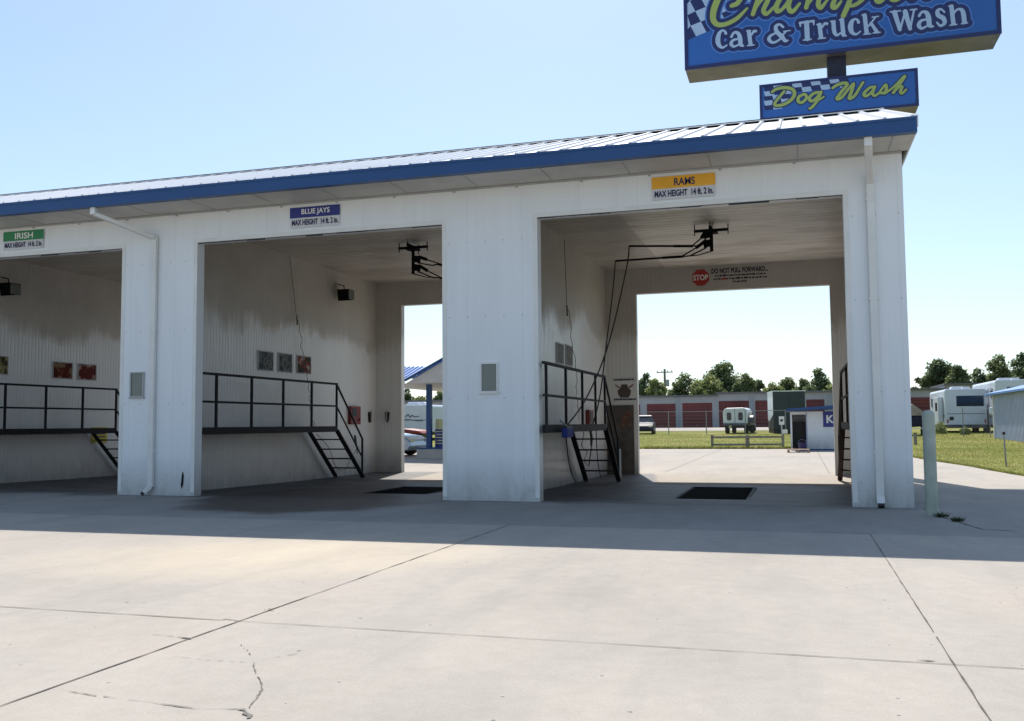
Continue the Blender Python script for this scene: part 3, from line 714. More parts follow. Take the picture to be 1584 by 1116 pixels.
hose([fx(875, 670, -4.40), fx(877, 690, -4.45), fx(880, 715, -4.6), fx(886, 738, -4.75), fz(892, 747, -.03)], .011, 'hose_black', 'thin black hose from the blue brush to the floor')
hose([fx(922, 664, -4.95), fx(923, 690, -4.95), fx(925, 715, -4.9), fx(929, 738, -4.8)], .011, 'hose_black', 'thin black hose hanging behind the right bay stair')
def coil(p, q, r, turns, n=90):
    p = Vector(p); q = Vector(q); d = q-p; out = []
    for i in range(n+1):
        t = i/n; w = min(1, 6*t, 6*(1-t)); out.append(p+d*t+Vector((.03+.015*math.sin(t*9), math.sin(t*turns*6.28)*r*w, 0)))
    return out
def wall_hose(xw, p1, p2, p3, p4, label):
    b = MB(); a = xw+.06
    pts = [fx(*p1, a), fx(*p2, a)]; b.tube(pts, .008, 6)
    m = fx(*p2, a); b.tube([m+Vector((0, -.0, .1)), m+Vector((0, .03, -.12))], .018, 6)
    b.tube([m]+coil(fx(*p2, a), fx(*p3, a), .045, 4)+coil(fx(*p3, a), fx(*p4, a), .05, 5), .007, 5)
    return b.build('coiled_air_hose', 'hose_grey', smooth=True, label=label, cat='air hose', group='coiled air hoses hanging from the ceiling')
wall_hose(-11.61, (448, 396), (459, 495), (474, 590), (484, 668), 'thin grey coiled hose hanging from the ceiling in the middle bay')
wall_hose(-5.28, (873, 372), (877, 480), (888, 570), (893, 650), 'thin grey coiled hose hanging from the ceiling in the right bay')
# hanging loops behind the stairs
hose([fx(u, v, -11.5) for u, v in ((490, 672), (505, 688), (512, 700), (516, 715), (524, 727), (536, 725), (541, 712), (550, 698), (556, 690))], .009, 'hose_grey', 'thin grey hose looped behind the middle bay stair')
hose([fx(u, v, -5.1) for u, v in ((900, 665), (903, 672), (900, 690), (908, 700), (904, 712), (910, 722))], .010, 'hose_grey', 'thin grey hose looped behind the right bay stair')

# brush and spray wands
t = thing('foam_brush', fx(878, 669, -4.30), 'blue foam brush head lying on the edge of the right walkway', 'brush')
b = MB(); b.box(-.05, .05, -.22, .22, -.085, .07); b.build('bristles', 'brush_blue', t, bevel=.02)
b = MB(); b.box(-.04, .04, -.2, .2, .07, .10); b.build('block', 'black', t)
b = MB(); b.tube([(0, -.05, .1), (-.1, -.1, .2)], .015, 8); b.build('handle', 'steel_grey', t)
def wand(px, xx, label):
    P_ = [fx(u, v, xx) for u, v in px]; t = thing('spray_wand', P_[-1], label, 'spray wand', 'spray wands by the stairs'); o = Vector(t.location)
    b = MB(o); b.tube(P_, .012, 8); b.build('lance', 'steel_dark', t)
    b = MB(o); b.tube([P_[0], P_[0]+(P_[1]-P_[0]).normalized()*.28], .03, 8); b.build('grip', 'black', t)
wand([(913, 664), (916, 684), (911, 720)], -4.95, 'black spray wand behind the right bay stair steps')
wand([(549, 674), (551, 690), (553, 702)], -11.45, 'black spray gun on the wall behind the middle bay stair rail')
b = MB(); b.tube([fz(957, 745, -.06)+Vector((.03, 0, 0)), fz(957, 745, -.06)+Vector((.03, .0, .7))], .03, 10)
b.build('guard_pipe', 'galv', label='short grey pipe standing at the foot of the right bay stair', cat='pipe')

# floodlights
def floodlight(p, label, s=1):
    t = thing('floodlight', p, label, 'floodlight', 'dark floodlights on the bay walls')
    b = MB(); b.prism([(-.16, .13), (.16, .13), (.13, -.11), (-.10, -.15)], 0, .10, .40); b.build('housing', 'black_iron', t)
    b = MB(); b.box(.405, .42, -.14, .14, -.12, .11); b.build('lens', 'glass_pane', t)
    b = MB(); b.tube([(0, 0, .3), (.06, 0, .28), (.2, 0, .24), (.22, 0, .13)], .014, 6); b.build('bracket', 'black_iron', t)
floodlight((-11.61, 6.9, 4.42), 'small black floodlight high on the middle bay wall')
floodlight((-17.80, 2.7, 4.3), 'black floodlight under the header at the left edge of the photo')
floodlight((-5.28, 1.3, 4.55), 'black floodlight half hidden behind the pier in the right bay')

# ------------------------------------------------------------------ bollard and weeds
t = thing('bollard', (.885, -1.05, 0), 'pale green round steel bollard beside the right pier', 'bollard')
b = MB(); b.tube([(0, 0, 0), (0, 0, 1.27)], .076, 24); b.build('post', 'bollard_paint', t, smooth=False)
b = MB(); n = 24
rings = [(.076, 1.27), (.070, 1.295), (.05, 1.318), (.0, 1.327)]
vs = [(r*math.cos(6.283*k/n), r*math.sin(6.283*k/n), z) for r, z in rings for k in range(n)]
b.add(vs, [(i*n+k, i*n+(k+1) % n, (i+1)*n+(k+1) % n, (i+1)*n+k) for i in range(3) for k in range(n)]); b.build('cap', 'bollard_paint', t, smooth=True)
def weed(p, n, s, label):
    b = MB(p); rnd = random.Random(int(p[0]*100+p[1]*10))
    for k in range(n):
        a = rnd.uniform(0, 6.28); L = s*rnd.uniform(.4, 1); r0 = Vector((rnd.uniform(-1, 1)*s*.6, rnd.uniform(-1, 1)*s*.6, 0))
        tip = r0+Vector((math.cos(a)*L, math.sin(a)*L, L*rnd.uniform(.2, .9))); w = Vector((-math.sin(a), math.cos(a), 0))*s*.09
        m_ = (r0+tip)/2+Vector((0, 0, L*.15)); P_ = Vector(p)
        b.add([P_+r0, P_+m_-w, P_+tip, P_+m_+w], [(0, 1, 2, 3)])
    return b.build('weed', 'leaf_weed', label=label, cat='weed', group='weeds in the concrete joints')
weed((.97, -1.25, 0), 80, .095, 'low weed growing against the foot of the bollard')
weed((1.07, -1.75, 0), 90, .085, 'flat dark weed in the crack in front of the bollard')
weed((-4.0, -8.55, 0), 9, .035, 'tiny weed in the joint where two pavement joints cross')

# ------------------------------------------------------------------ pole sign (traced shapes on a flat face)
YS = 11.5; PXM = (fy(1549, 57, YS).x-fy(1060, 104, YS).x)/489
class Face:
    """distance field over a rectangle of the sign face, turned into a flat clean-edged mesh"""
    def __init__(s, x0, x1, z0, z1, h):
        s.x0, s.z0, s.h = x0, z0, h; s.nx = int((x1-x0)/h)+1; s.nz = int((z1-z0)/h)+1
        s.h = (x1-x0)/(s.nx-1); s.hz = (z1-z0)/(s.nz-1)
        s.X, s.Z = np.meshgrid(x0+np.arange(s.nx)*s.h, z0+np.arange(s.nz)*s.hz)
    def field(s, strokes):
        D = np.full(s.X.shape, 9.)
        for st in strokes:
            for a, b in zip(st, st[1:]):
                dx, dz = b[0]-a[0], b[1]-a[1]; L = dx*dx+dz*dz+1e-9
                t = np.clip(((s.X-a[0])*dx+(s.Z-a[1])*dz)/L, 0, 1)
                D = np.minimum(D, np.hypot(s.X-a[0]-t*dx, s.Z-a[1]-t*dz)-(a[2]+(b[2]-a[2])*t))
        return D
    def mesh(s, D, off, y, org):
        b = MB(org); V = D-off; I = V < 0
        for j in range(s.nz-1):
            run = None
            for i in range(s.nx):
                full = i < s.nx-1 and I[j, i] and I[j, i+1] and I[j+1, i] and I[j+1, i+1]
                if full and run is None: run = i
                if not full:
                    if run is not None:
                        x0, x1 = s.x0+run*s.h, s.x0+i*s.h; z0, z1 = s.z0+j*s.hz, s.z0+(j+1)*s.hz
                        b.add([(x0, y, z0), (x1, y, z0), (x1, y, z1), (x0, y, z1)], [(0, 1, 2, 3)]); run = None
                    if i < s.nx-1 and (I[j, i] or I[j, i+1] or I[j+1, i] or I[j+1, i+1]):
                        c = [(i, j), (i+1, j), (i+1, j+1), (i, j+1)]; P = []
                        for k in range(4):
                            p, q = c[k], c[(k+1) % 4]; vp, vq = V[p[1], p[0]], V[q[1], q[0]]
                            if vp < 0: P.append((p[0], p[1]))
                            if (vp < 0) != (vq < 0): t = vp/(vp-vq); P.append((p[0]+(q[0]-p[0])*t, p[1]+(q[1]-p[1])*t))
                        if len(P) > 2: b.add([(s.x0+a*s.h, y, s.z0+e*s.hz) for a, e in P], [tuple(range(len(P)))])
        return b
def tr(strokes, ou, ov, sc_, wide=1., y=YS):
    out = []
    for st in strokes:
        o = []
        for p in st:
            P_ = fy(ou+p[0]*sc_, ov+p[1]*sc_, y); r = (p[2] if len(p) > 2 else wide)*sc_*PXM
            o.append((P_.x, P_.z, r))
        out.append(o)
    return out
def sm(st, n=4):
    w = [p[2] if len(p) > 2 else None for p in st]
    q = smooth_path([(p[0], p[1], w[i] or 0) for i, p in enumerate(st)], n); return [(p.x, p.y, p.z) if w[0] is not None else (p.x, p.y) for p in q]
SX0, SX1 = fy(1060, 104, YS).x, fy(1549, 57, YS).x; SZ0 = 10.87; SZ1 = 14.15; ST = 1.05
PX, PW = .54, .47
sg = thing('pole_sign', (PX, YS+ST/2, 0), 'tall blue pole sign with two boxes reading Car & Truck Wash and Dog Wash', 'sign')
SO = Vector(sg.location)
b = MB(SO); b.box(PX-PW/2, PX+PW/2, YS+.25, YS+.25+PW, -.1, SZ0); b.build('pole', 'pole_paint', sg)
b = MB(SO); b.box(SX0, SX1, YS, YS+ST, SZ0, SZ1); mc = b.build('large_cabinet', 'cab_under', sg)
b = MB(SO); e = .09
b.box(SX0-.01, SX0+e, YS-.03, YS-.001, SZ0-.01, SZ1); b.box(SX1-e, SX1+.01, YS-.03, YS-.001, SZ0-.01, SZ1); b.box(SX0+e, SX1-e, YS-.03, YS-.001, SZ0-.01, SZ0+e); b.box(SX0+e, SX1-e, YS-.03, YS-.001, SZ1-e, SZ1)
b.build('border', 'cab_navy', mc)
b = MB(SO); b.box(SX0+e, SX1-e, YS-.012, YS-.001, SZ0+e, SZ1-e); b.build('face', 'cab_blue', mc)
# checker flag
def quadgrid(org, O_, e1, e2, ni, nj, par, y, scl, ou, ov, clip):
    b = MB(org)
    for i in ni:
        for j in nj:
            if (i+j) % 2 != par: continue
            q = [(O_[0]+e1[0]*a+e2[0]*c, O_[1]+e1[1]*a+e2[1]*c) for a, c in ((i, j), (i+1, j), (i+1, j+1), (i, j+1))]
            P = [fy(ou+p[0]*scl, ov+p[1]*scl, YS) for p in q]
            P = [(min(max(p.x, clip[0]), clip[1]), y, min(max(p.z, clip[2]), clip[3])) for p in P]
            if max(p[0] for p in P)-min(p[0] for p in P) < .02 or max(p[2] for p in P)-min(p[2] for p in P) < .02: continue
            b.add(P, [(0, 1, 2, 3)])
    return b
cl = (SX0+e, SX0+3.2, SZ0+e, SZ1-e)
quadgrid(SO, (120, 150), (97, -40), (52, 98), range(-2, 6), range(-12, 2), 0, YS-.015, .1641, 1040, 0, cl).build('checker_dark', 'cab_navy', mc)
quadgrid(SO, (120, 150), (97, -40), (52, 98), range(-2, 6), range(-12, 2), 1, YS-.0152, .1641, 1040, 0, cl).build('checker_pale', 'cab_pale', mc)
A = (1040, 0, .1641); Bq = (1290, 0, .1705)
script = tr([sm(s_) for s_ in [
    [(560, 60, 22), (610, 40, 26), (655, -20, 24), (700, -110, 26), (690, -190, 28), (620, -220, 26), (520, -140, 30), (440, -20, 34), (395, 90, 34), (385, 180, 30), (420, 235, 26), (500, 235, 24), (610, 180, 22), (705, 85, 12)],
    [(900, -260, 24), (830, -60, 26), (760, 140, 22)], [(765, 120, 14), (830, 20, 16), (885, -25, 20), (900, 10, 24), (860, 100, 24), (890, 138, 20), (960, 70, 14)],
    [(1110, -60, 16), (1050, -40, 20), (985, 50, 26), (990, 112, 24), (1040, 90, 18), (1110, -10, 16)], [(1140, -70, 20), (1095, 60, 24), (1130, 118, 22), (1200, 40, 14)],
    [(1310, -110, 20), (1262, 78, 22)], [(1268, 60, 14), (1340, -30, 16), (1400, -80, 20), (1375, 40, 24), (1400, 80, 22), (1450, 20, 14), (1530, -80, 18), (1545, -40, 22), (1510, 60, 24), (1540, 78, 20), (1590, 20, 13)]]], *A) + tr([sm(s_) for s_ in [
    [(190, -130, 20), (140, 20, 24), (85, 150, 24)], [(120, 60, 12), (180, 55, 18), (250, 10, 20), (300, -70, 24), (260, -120, 20), (200, -80, 14)],
    [(430, -110, 20), (385, 0, 22), (420, 22, 20), (480, -30, 13)], [(440, -175, 20), (448, -180, 20)],
    [(620, -110, 18), (560, -90, 22), (520, -10, 24), (570, 0, 24), (640, -60, 22), (640, -110, 18), (620, -110, 18)],
    [(760, -150, 18), (710, -15, 20)], [(715, -30, 12), (790, -130, 16), (840, -150, 18), (830, -60, 22), (850, -30, 20), (920, -90, 12)]]], *Bq)
slab = tr([(sm(s_, 5) if len(s_) > 3 else s_) for s_ in [
    [(505, 322, 15), (495, 300, 11), (470, 294, 11), (442, 325, 20), (430, 385, 25), (442, 432, 20), (475, 455, 12), (515, 432, 8)],
    [(558, 352, 14), (585, 312, 12), (622, 322, 18), (640, 370, 22), (645, 425, 20), (672, 440, 8)], [(632, 372, 9), (575, 385, 13), (555, 418, 18), (580, 445, 13), (632, 425, 8)],
    [(722, 305, 20), (738, 425, 20)], [(700, 297, 7), (738, 294, 7)], [(708, 437, 7), (772, 430, 7)], [(748, 335, 9), (768, 300, 13), (786, 300, 15)],
    [(1045, 262, 12), (1010, 236, 12), (975, 258, 18), (985, 305, 20), (1030, 350, 22), (1065, 392, 16), (1092, 385, 6)], [(975, 318, 10), (925, 345, 14), (912, 380, 18), (950, 408, 13), (1010, 380, 11), (1055, 320, 9), (1075, 300, 8)], [(1050, 302, 6), (1112, 294, 6)],
    [(1202, 222, 12), (1332, 204, 12)], [(1265, 220, 24), (1273, 372, 24)], [(1235, 385, 7), (1310, 377, 7)], [(1204, 222, 10), (1207, 255, 7)], [(1330, 208, 10), (1334, 240, 7)],
    [(1387, 240, 20), (1402, 358, 20)], [(1362, 238, 7), (1402, 233, 7)], [(1375, 372, 7), (1442, 364, 7)], [(1412, 265, 9), (1436, 227, 12), (1456, 230, 15)]]], *A) + tr([(sm(s_, 5) if len(s_) > 3 else s_) for s_ in [
    [(-5, 210, 19), (2, 290, 19), (25, 326, 13), (60, 305, 9)], [(-30, 200, 7), (8, 196, 7)], [(72, 185, 19), (85, 318, 19)], [(50, 188, 7), (85, 184, 7)], [(80, 334, 7), (112, 330, 7)],
    [(222, 210, 14), (212, 186, 10), (188, 180, 10), (160, 205, 19), (150, 250, 24), (162, 298, 19), (200, 318, 11), (240, 290, 7)],
    [(278, 145, 19), (296, 305, 19)], [(255, 142, 7), (290, 138, 7)], [(270, 318, 7), (332, 312, 7)], [(318, 240, 9), (372, 168, 8)], [(345, 163, 7), (402, 155, 7)], [(335, 215, 12), (388, 295, 17)], [(355, 306, 7), (418, 300, 7)],
    [(510, 115, 7), (602, 104, 7)], [(548, 118, 22), (597, 275, 17)], [(600, 275, 10), (642, 120, 9)], [(645, 112, 22), (690, 268, 17)], [(690, 268, 10), (725, 100, 9)], [(692, 96, 7), (750, 90, 7)],
    [(772, 150, 13), (798, 115, 11), (838, 122, 18), (858, 170, 22), (866, 235, 20), (900, 247, 8)], [(845, 182, 9), (790, 195, 13), (768, 235, 18), (795, 265, 13), (845, 240, 8)],
    [(1002, 118, 8), (970, 90, 10), (938, 105, 16), (945, 145, 20), (990, 172, 21), (1003, 215, 16), (965, 240, 12), (932, 210, 8)],
    [(1064, 65, 19), (1082, 220, 19)], [(1040, 62, 7), (1075, 56, 7)], [(1052, 236, 7), (1112, 228, 7)], [(1088, 125, 9), (1118, 92, 10), (1155, 95, 16), (1172, 130, 20), (1182, 208, 20)], [(1155, 222, 7), (1210, 214, 7)]]], *Bq)
FC = Face(SX0+e, SX1-e, SZ0+e, SZ1-e, .018)
Ds = FC.field(script); Dl = FC.field(slab); Da = np.minimum(Ds, Dl)
FC.mesh(Da, .135, YS-.020, SO).build('lettering_glow', 'cab_glow', mc)
FC.mesh(Da, .10, YS-.026, SO).build('lettering_shadow', 'cab_navy', mc)
FC.mesh(Ds, 0, YS-.032, SO).build('script_lettering', 'cab_lime', mc)
FC.mesh(Dl, 0, YS-.033, SO).build('slab_lettering', 'cab_pale', mc)
# dog wash box
DX0, DX1, DZ0, DZ1 = -1.44, 2.47, 9.235, 10.215
b = MB(SO); b.box(DX0, DX1, YS+.0, YS+ST, DZ0, DZ1); dc = b.build('small_cabinet', 'cab_under', sg)
b = MB(SO); e2 = .06
b.box(DX0-.01, DX0+e2, YS-.03, YS-.001, DZ0-.01, DZ1); b.box(DX1-e2, DX1+.01, YS-.03, YS-.001, DZ0-.01, DZ1); b.box(DX0+e2, DX1-e2, YS-.03, YS-.001, DZ0-.01, DZ0+e2); b.box(DX0+e2, DX1-e2, YS-.03, YS-.001, DZ1-e2, DZ1)
b.build('border', 'cab_navy', dc)
b = MB(SO); b.box(DX0+e2, DX1-e2, YS-.012, YS-.001, DZ0+e2, DZ1-e2); b.build('face', 'cab_blue', dc)
D_ = (1170, 100, .1641); bp = MB(SO); bn = MB(SO)
cells = []
for i in range(9):                       # wavy flag along the top edge
    for j in range(2): cells.append((70+i*88, 215-i*10+j*44-(6 if i % 2 else 0), 88, 44, (i+j) % 2))
for j in range(2, 5):
    for i in range(3-(j > 3)): cells.append((70+i*80, 215-i*8+j*44, 80, 44, (i+j) % 2))
for k, (x_, y_, w_, h_, p_) in enumerate(cells):
    if y_+h_ < 150: continue
    P = [fy(1170+(x_+dx)*.1641, 100+(y_+dy)*.1641, YS) for dx, dy in ((0, 0), (w_, -10), (w_+14, h_-10), (14, h_))]
    (bp if p_ else bn).add([(min(max(p.x, DX0+e2), DX1-e2), YS-.0145-.0002*(k % 2), min(max(p.z, DZ0+e2), DZ1-e2)) for p in P], [(0, 1, 2, 3)])
bp.build('checker_pale', 'cab_pale', dc); bn.build('checker_dark', 'cab_navy', dc)
dog = tr([sm(s_) for s_ in [
    [(150, 262, 12), (190, 235, 14), (270, 222, 15), (340, 238, 15), (360, 280, 16), (335, 330, 16), (270, 375, 15), (195, 392, 13), (172, 375, 13), (205, 325, 13), (262, 258, 12)],
    [(445, 285, 12), (400, 310, 14), (395, 352, 14), (430, 362, 13), (470, 325, 13), (465, 288, 12), (445, 285, 12)],
    [(600, 268, 12), (550, 272, 13), (500, 315, 14), (515, 350, 13), (560, 325, 11), (610, 262, 12)], [(612, 262, 12), (580, 335, 13), (530, 400, 13), (505, 418, 13)], [(560, 345, 9), (595, 335, 9), (635, 308, 8)],
    [(720, 225, 12), (765, 195, 14), (830, 178, 14), (855, 195, 14), (800, 262, 14), (760, 325, 15), (800, 318, 13), (860, 245, 12), (915, 185, 12), (900, 250, 14), (875, 322, 15), (925, 300, 13), (975, 220, 12), (1005, 172, 11), (985, 195, 9)],
    [(1110, 215, 11), (1070, 222, 12), (1015, 275, 14), (1030, 302, 13), (1080, 270, 11), (1118, 212, 11)], [(1118, 212, 11), (1095, 275, 12), (1115, 298, 12), (1150, 275, 9)],
    [(1150, 280, 9), (1215, 195, 11), (1225, 235, 13), (1205, 272, 13), (1170, 270, 11)],
    [(1215, 275, 9), (1300, 210, 10), (1395, 115, 13), (1370, 160, 13), (1290, 270, 13)], [(1290, 265, 10), (1345, 215, 11), (1372, 215, 13), (1355, 262, 12), (1375, 275, 11), (1410, 240, 9)]]], *D_)
FD = Face(DX0+e2, DX1-e2, DZ0+e2, DZ1-e2, .011); Dd = FD.field(dog)
FD.mesh(Dd, .030, YS-.022, SO).build('lettering_shadow', 'cab_navy', dc); FD.mesh(Dd, .004, YS-.028, SO).build('script_lettering', 'cab_lime', dc)
#@@REST
# ------------------------------------------------------------------ gas canopy behind the middle bay
t = thing('fuel_canopy', (-15.5, 22, zg(22)), 'blue metal roofed canopy on blue posts beyond the middle bay', 'canopy'); o = Vector(t.location)
# low-eaved shelter: gable roof running away to the left
ex, ez = -13.15, 3.42; rx_, rz_ = -14.33, 2.82
b = MB(o); TH = .03
y0, y1 = 18.0, 28.0
def slab4(b, P, th): P = [Vector(p) for p in P]; D_n = Vector((0, 0, -th)); b.add(P+[p+D_n for p in P], [(0, 1, 2, 3), (7, 6, 5, 4), (0, 4, 5, 1), (1, 5, 6, 2), (2, 6, 7, 3), (3, 7, 4, 0)])
RX, RZ_ = -11.45, 4.36
slab4(b, [(-14.33, y0, 2.95), (RX, y0, RZ_), (RX, y1, RZ_), (-14.33, y1, 2.95)], .05)
slab4(b, [(RX, y0, RZ_), (-8.7, y0, 2.95), (-8.7, y1, 2.95), (RX, y1, RZ_)], .05)
for k in range(28):
    y = y0+.15+k*.36
    for xa, xb_ in ((-14.33, RX), (-8.7, RX)): b.bar((xa, y, 2.965), (xb_, y, RZ_+.015), .04, .05)
b.build('roof', 'canopy_blue', t)
# skirt roof facing the wash on the near side
b = MB(o); slab4(b, [(-15.9, 17.4, 2.86), (-14.33, 17.4, 2.86), (-13.35, 19.3, 3.42), (-15.9, 19.3, 3.42)], .05)
for k in range(9): x = -15.85+k*.18; b.bar((x, 17.4, 2.875), (x, 19.3, 3.435), .03, .04)
b.build('skirt_roof', 'canopy_blue', t)
b = MB(o); b.box(-16.2, -14.33, 17.36, 17.40, 2.70, 2.87); b.bar((-14.33, 17.38, 2.80), (-11.45, 17.38, 4.26), .05, .2, (0, 1, 0)); b.bar((-11.45, 17.38, 4.26), (-8.7, 17.38, 2.95), .05, .2, (0, 1, 0)); b.build('fascia', 'blue_trim', t)
b = MB(o); b.add([(-16.2, 17.42, 2.70), (-8.7, 17.42, 2.70), (-8.7, 28, 2.70), (-16.2, 28, 2.70)], [(0, 1, 2, 3)]); b.prism([(-14.3, 2.70), (-8.7, 2.70), (-11.45, 4.2)], 1, 17.42, 17.45); b.build('soffit', 'soffit', t)
for px_, py_ in ((-13.86, 18.6), (-9.1, 18.6), (-13.86, 26.5), (-9.1, 26.5)):
    b = MB(o); b.box(px_-.09, px_+.09, py_-.09, py_+.09, zg(py_), 2.70); b.build('post', 'blue_trim', t)
t = thing('concrete_island', (-13.3, 18.8, zg(18.8)), 'low white concrete island under the blue canopy post', 'island'); b = MB(t.location)
b.box(-14.22, -12.4, 18.2, 19.6, -.1, .30); b.build('kerb', 'concrete_block', t, bevel=.04)
b = MB(t.location); b.box(-14.2, -12.42, 18.22, 19.58, .30, .36); b.build('cap', 'blue_trim', t)
t = thing('drum', fy(684, 690, 18.9), 'blue drum with yellow writing and pale bag beside the canopy post', 'drum'); P = Vector(t.location); 
b = MB(); b.tube([(0, 0, -.05), (0, 0, .62)], .27, 20); b.build('body', 'barrel_blue', t, smooth=False)
b = MB(); b.tube([(0, 0, .62), (0, 0, .95), (0, 0, 1.0)], .25, 16); b.build('bag', 'pale_yellow', t)
b = MB()
for k in range(5): b.box(-.15+.03*(k % 2), .16, -.285, -.272, .08+.11*k, .115+.11*k)
b.build('lettering', 'pale_yellow', t)

# ------------------------------------------------------------------ vehicles
def wheel(b_par, x, y, r, w, mt='rubber'):
    b = MB(); b.tube([(x, y-w/2, r), (x, y+w/2, r)], r, 22); o = b.build('wheel', mt, b_par)
    s_ = 1 if y > 0 else -1
    b = MB(); b.tube([(x, y+s_*(w/2-.01), r), (x, y+s_*(w/2+.012), r)], r*.62, 14); rm = b.build('rim', 'chrome', o)
    return o
def car(loc, rz, mat, label, L=4.5, Wd=1.75, H=1.4, cat='car'):
    t = thing('parked_car', loc, label, cat, rz=rz)
    # side profile along x, lofted across y with tumblehome
    prof = [(-L/2, .35), (-L/2, .72), (-L/2+.12, .90), (-L/2+.75, .96), (L/2-1.45, .95), (L/2-.35, .80), (L/2-.04, .62), (L/2, .38), (L/2-.1, .22), (-L/2+.1, .22)]
    b = MB(); n = len(prof)
    ysl = [(-Wd/2+.02, .93), (-Wd/2, 1), (-Wd/2+.0, 1), (Wd/2, 1), (Wd/2-.02, .93)]
    for k, (yy_, s_) in enumerate([(-Wd/2+.10, .965), (-Wd/2, .985), (-Wd/2+.0, 1)][:2]): pass
    sec = [(-Wd/2+.09, .96), (-Wd/2, .985), (-Wd/2+.22, 1.0), (Wd/2-.22, 1.0), (Wd/2, .985), (Wd/2-.09, .96)]
    sec = [(-Wd/2, .96), (-Wd/2+.10, .99), (-Wd/2+.35, 1.01), (Wd/2-.35, 1.01), (Wd/2-.10, .99), (Wd/2, .96)]
    vs = [(x*(.99 if abs(y) > Wd/2-.05 else 1), y, (z-.22)*s_+.22) for y, s_ in sec for x, z in prof]; m_ = len(sec)
    fs = [(i*n+k, i*n+(k+1) % n, (i+1)*n+(k+1) % n, (i+1)*n+k) for i in range(m_-1) for k in range(n)]+[tuple(range(n)), tuple((m_-1)*n+k for k in range(n-1, -1, -1))]
    b.add(vs, fs); b.build('body', mat, t, smooth=False, bevel=.04)
    cab = [(-L/2+.35, .93), (-L/2+1.0, H-.04), (-L/2+1.5, H), (.15, H-.01), (L/2-1.35, .93)]
    for nm, ins, mt, dz, e_ in (('glasshouse', .14, 'glass_dark', 0, 0), ):
        b = MB(); top = .32
        vs = []
        for s_ in (-1, 1):
            for x, z in cab: f = (z-.93)/(H-.93); vs.append((x, s_*(Wd/2-.06-top*.6*f), z+dz))
        k = len(cab); b.add(vs, [tuple(range(k)), tuple(range(2*k-1, k-1, -1))]+[(i, i+k, (i+1) % k+k, (i+1) % k) for i in range(k)]); b.build('glasshouse', mt, t)
    b = MB(); vs = []
    rp = [(-L/2+.98, H-.05), (-L/2+1.5, H+.012), (.15, H+.004), (.35, H-.07)]
    b.add([(x, s_*(Wd/2-.235), z+.012) for s_ in (-1, 1) for x, z in rp], [(0, 1, 5, 4), (1, 2, 6, 5), (2, 3, 7, 6)]); b.build('roof', mat, t)
    for x in (-L/2+.85, L/2-.85):
        for s_ in (-1, 1): wheel(t, x, s_*(Wd/2-.09), .32, .2)
    for s_ in (-1, 1):
        b = MB(); b.box(L/2-.16, L/2+.005, s_*(Wd/2-.38), s_*(Wd/2-.08), .56, .68); b.build('headlight', 'chrome', t)
        b = MB(); b.box(-L/2-.006, -L/2+.1, s_*(Wd/2-.34), s_*(Wd/2-.06), .66, .80); b.build('tail_light', 'tail_red', t)
    return t
car((-17.4, 21.0, zg(21)), R(-4), 'car_silver', 'pale blue-silver car parked beyond the middle bay exit')
car((-12.75, 62.3, zg(60)), R(-84), 'car_dark', 'dark blue car parked at the far lawn beside the fence', H=1.5)

def rv(loc, rz, L, Wd, H, label, name='travel_trailer', cat='trailer', rear_win=True, zb=.55, cap=False):
    """box trailer, rear face at y=0 looking to -y, running to +y, left side at x=0"""
    t = thing(name, loc, label, cat, rz=rz)
    b = MB()
    if cap:
        b.prism([(0, zb), (0, H-.25), (.6, H-.02), (1.6, H), (L, H), (L, zb)], 1, 0, Wd)
        b.v = [(y, x, z) for x, y, z in b.v]
    else:
        b.prism([(.0, zb), (0, H-.12), (.1, H), (Wd-.1, H), (Wd, H-.12), (Wd, zb)], 1, 0, L)
    b.build('body', 'rv_white', t, bevel=.05)
    b = MB(); b.box(-.012, -.002, .3, L-.3, zb+.55, zb+.75); b.box(.15, Wd-.15, -.012, -.002, zb+.78, zb+.84); b.build('stripe', 'rv_stripe', t)
    if rear_win:
        b = MB(); b.box(Wd*.28, Wd*.93, -.03, -.003, H-1.25, H-.5); b.build('rear_window', 'glass_dark', t, bevel=.01)
    for k, (a, c, z0, z1) in enumerate([(1.0, 1.7, H-1.2, H-.55), (L*.5, L*.5+1.1, H-1.2, H-.55), (L*.8, L*.8+.6, H-1.2, H-.55)]):
        b = MB(); b.box(-.03, -.003, a, c, z0, z1); b.build('window', 'glass_dark', t)
    b = MB(); b.box(-.035, -.003, L*.28, L*.28+.65, zb+.05, H-.45); d_ = b.build('door', 'rv_white', t)
    b = MB(); b.box(-.045, -.036, L*.28+.18, L*.28+.47, H-1.1, H-.6); b.build('pane', 'glass_dark', d_)
    b = MB(); b.box(Wd*.1, Wd*.2, -.025, -.003, zb+.35, zb+.6); b.build('hatch', 'black', t)
    b = MB(); b.prism([(Wd*.28, H), (Wd*.33, H+.26), (Wd*.6, H+.26), (Wd*.68, H)], 1, L*.35, L*.35+.9); b.build('air_conditioner', 'rv_white', t, bevel=.03)
    b = MB(); b.box(Wd*.5, Wd*.68, 1.2, 1.7, H, H+.18); b.build('roof_vent', 'rv_white', t, bevel=.02)
    b = MB(); b.box(.1, Wd-.1, -.12, -.01, zb-.22, zb-.02); b.build('bumper', 'truck_grey', t)
    b = MB(); b.box(.3, Wd-.3, .3, L, zb-.2, zb-.005); b.build('chassis', 'black', t)
    for y in (L*.45, L*.45+.85):
        for x in (.14, Wd-.14):
            b = MB(); b.tube([(x-.12, y, .36), (x+.12, y, .36)], .36, 18); b.build('wheel', 'rubber', t)
    for s_ in (.1, Wd-.2):
        b = MB(); b.box(s_, s_+.1, -.02, -.003, zb+.15, zb+.4); b.build('tail_light', 'tail_red', t)
    return t
p = fy(1463, 662, 60)
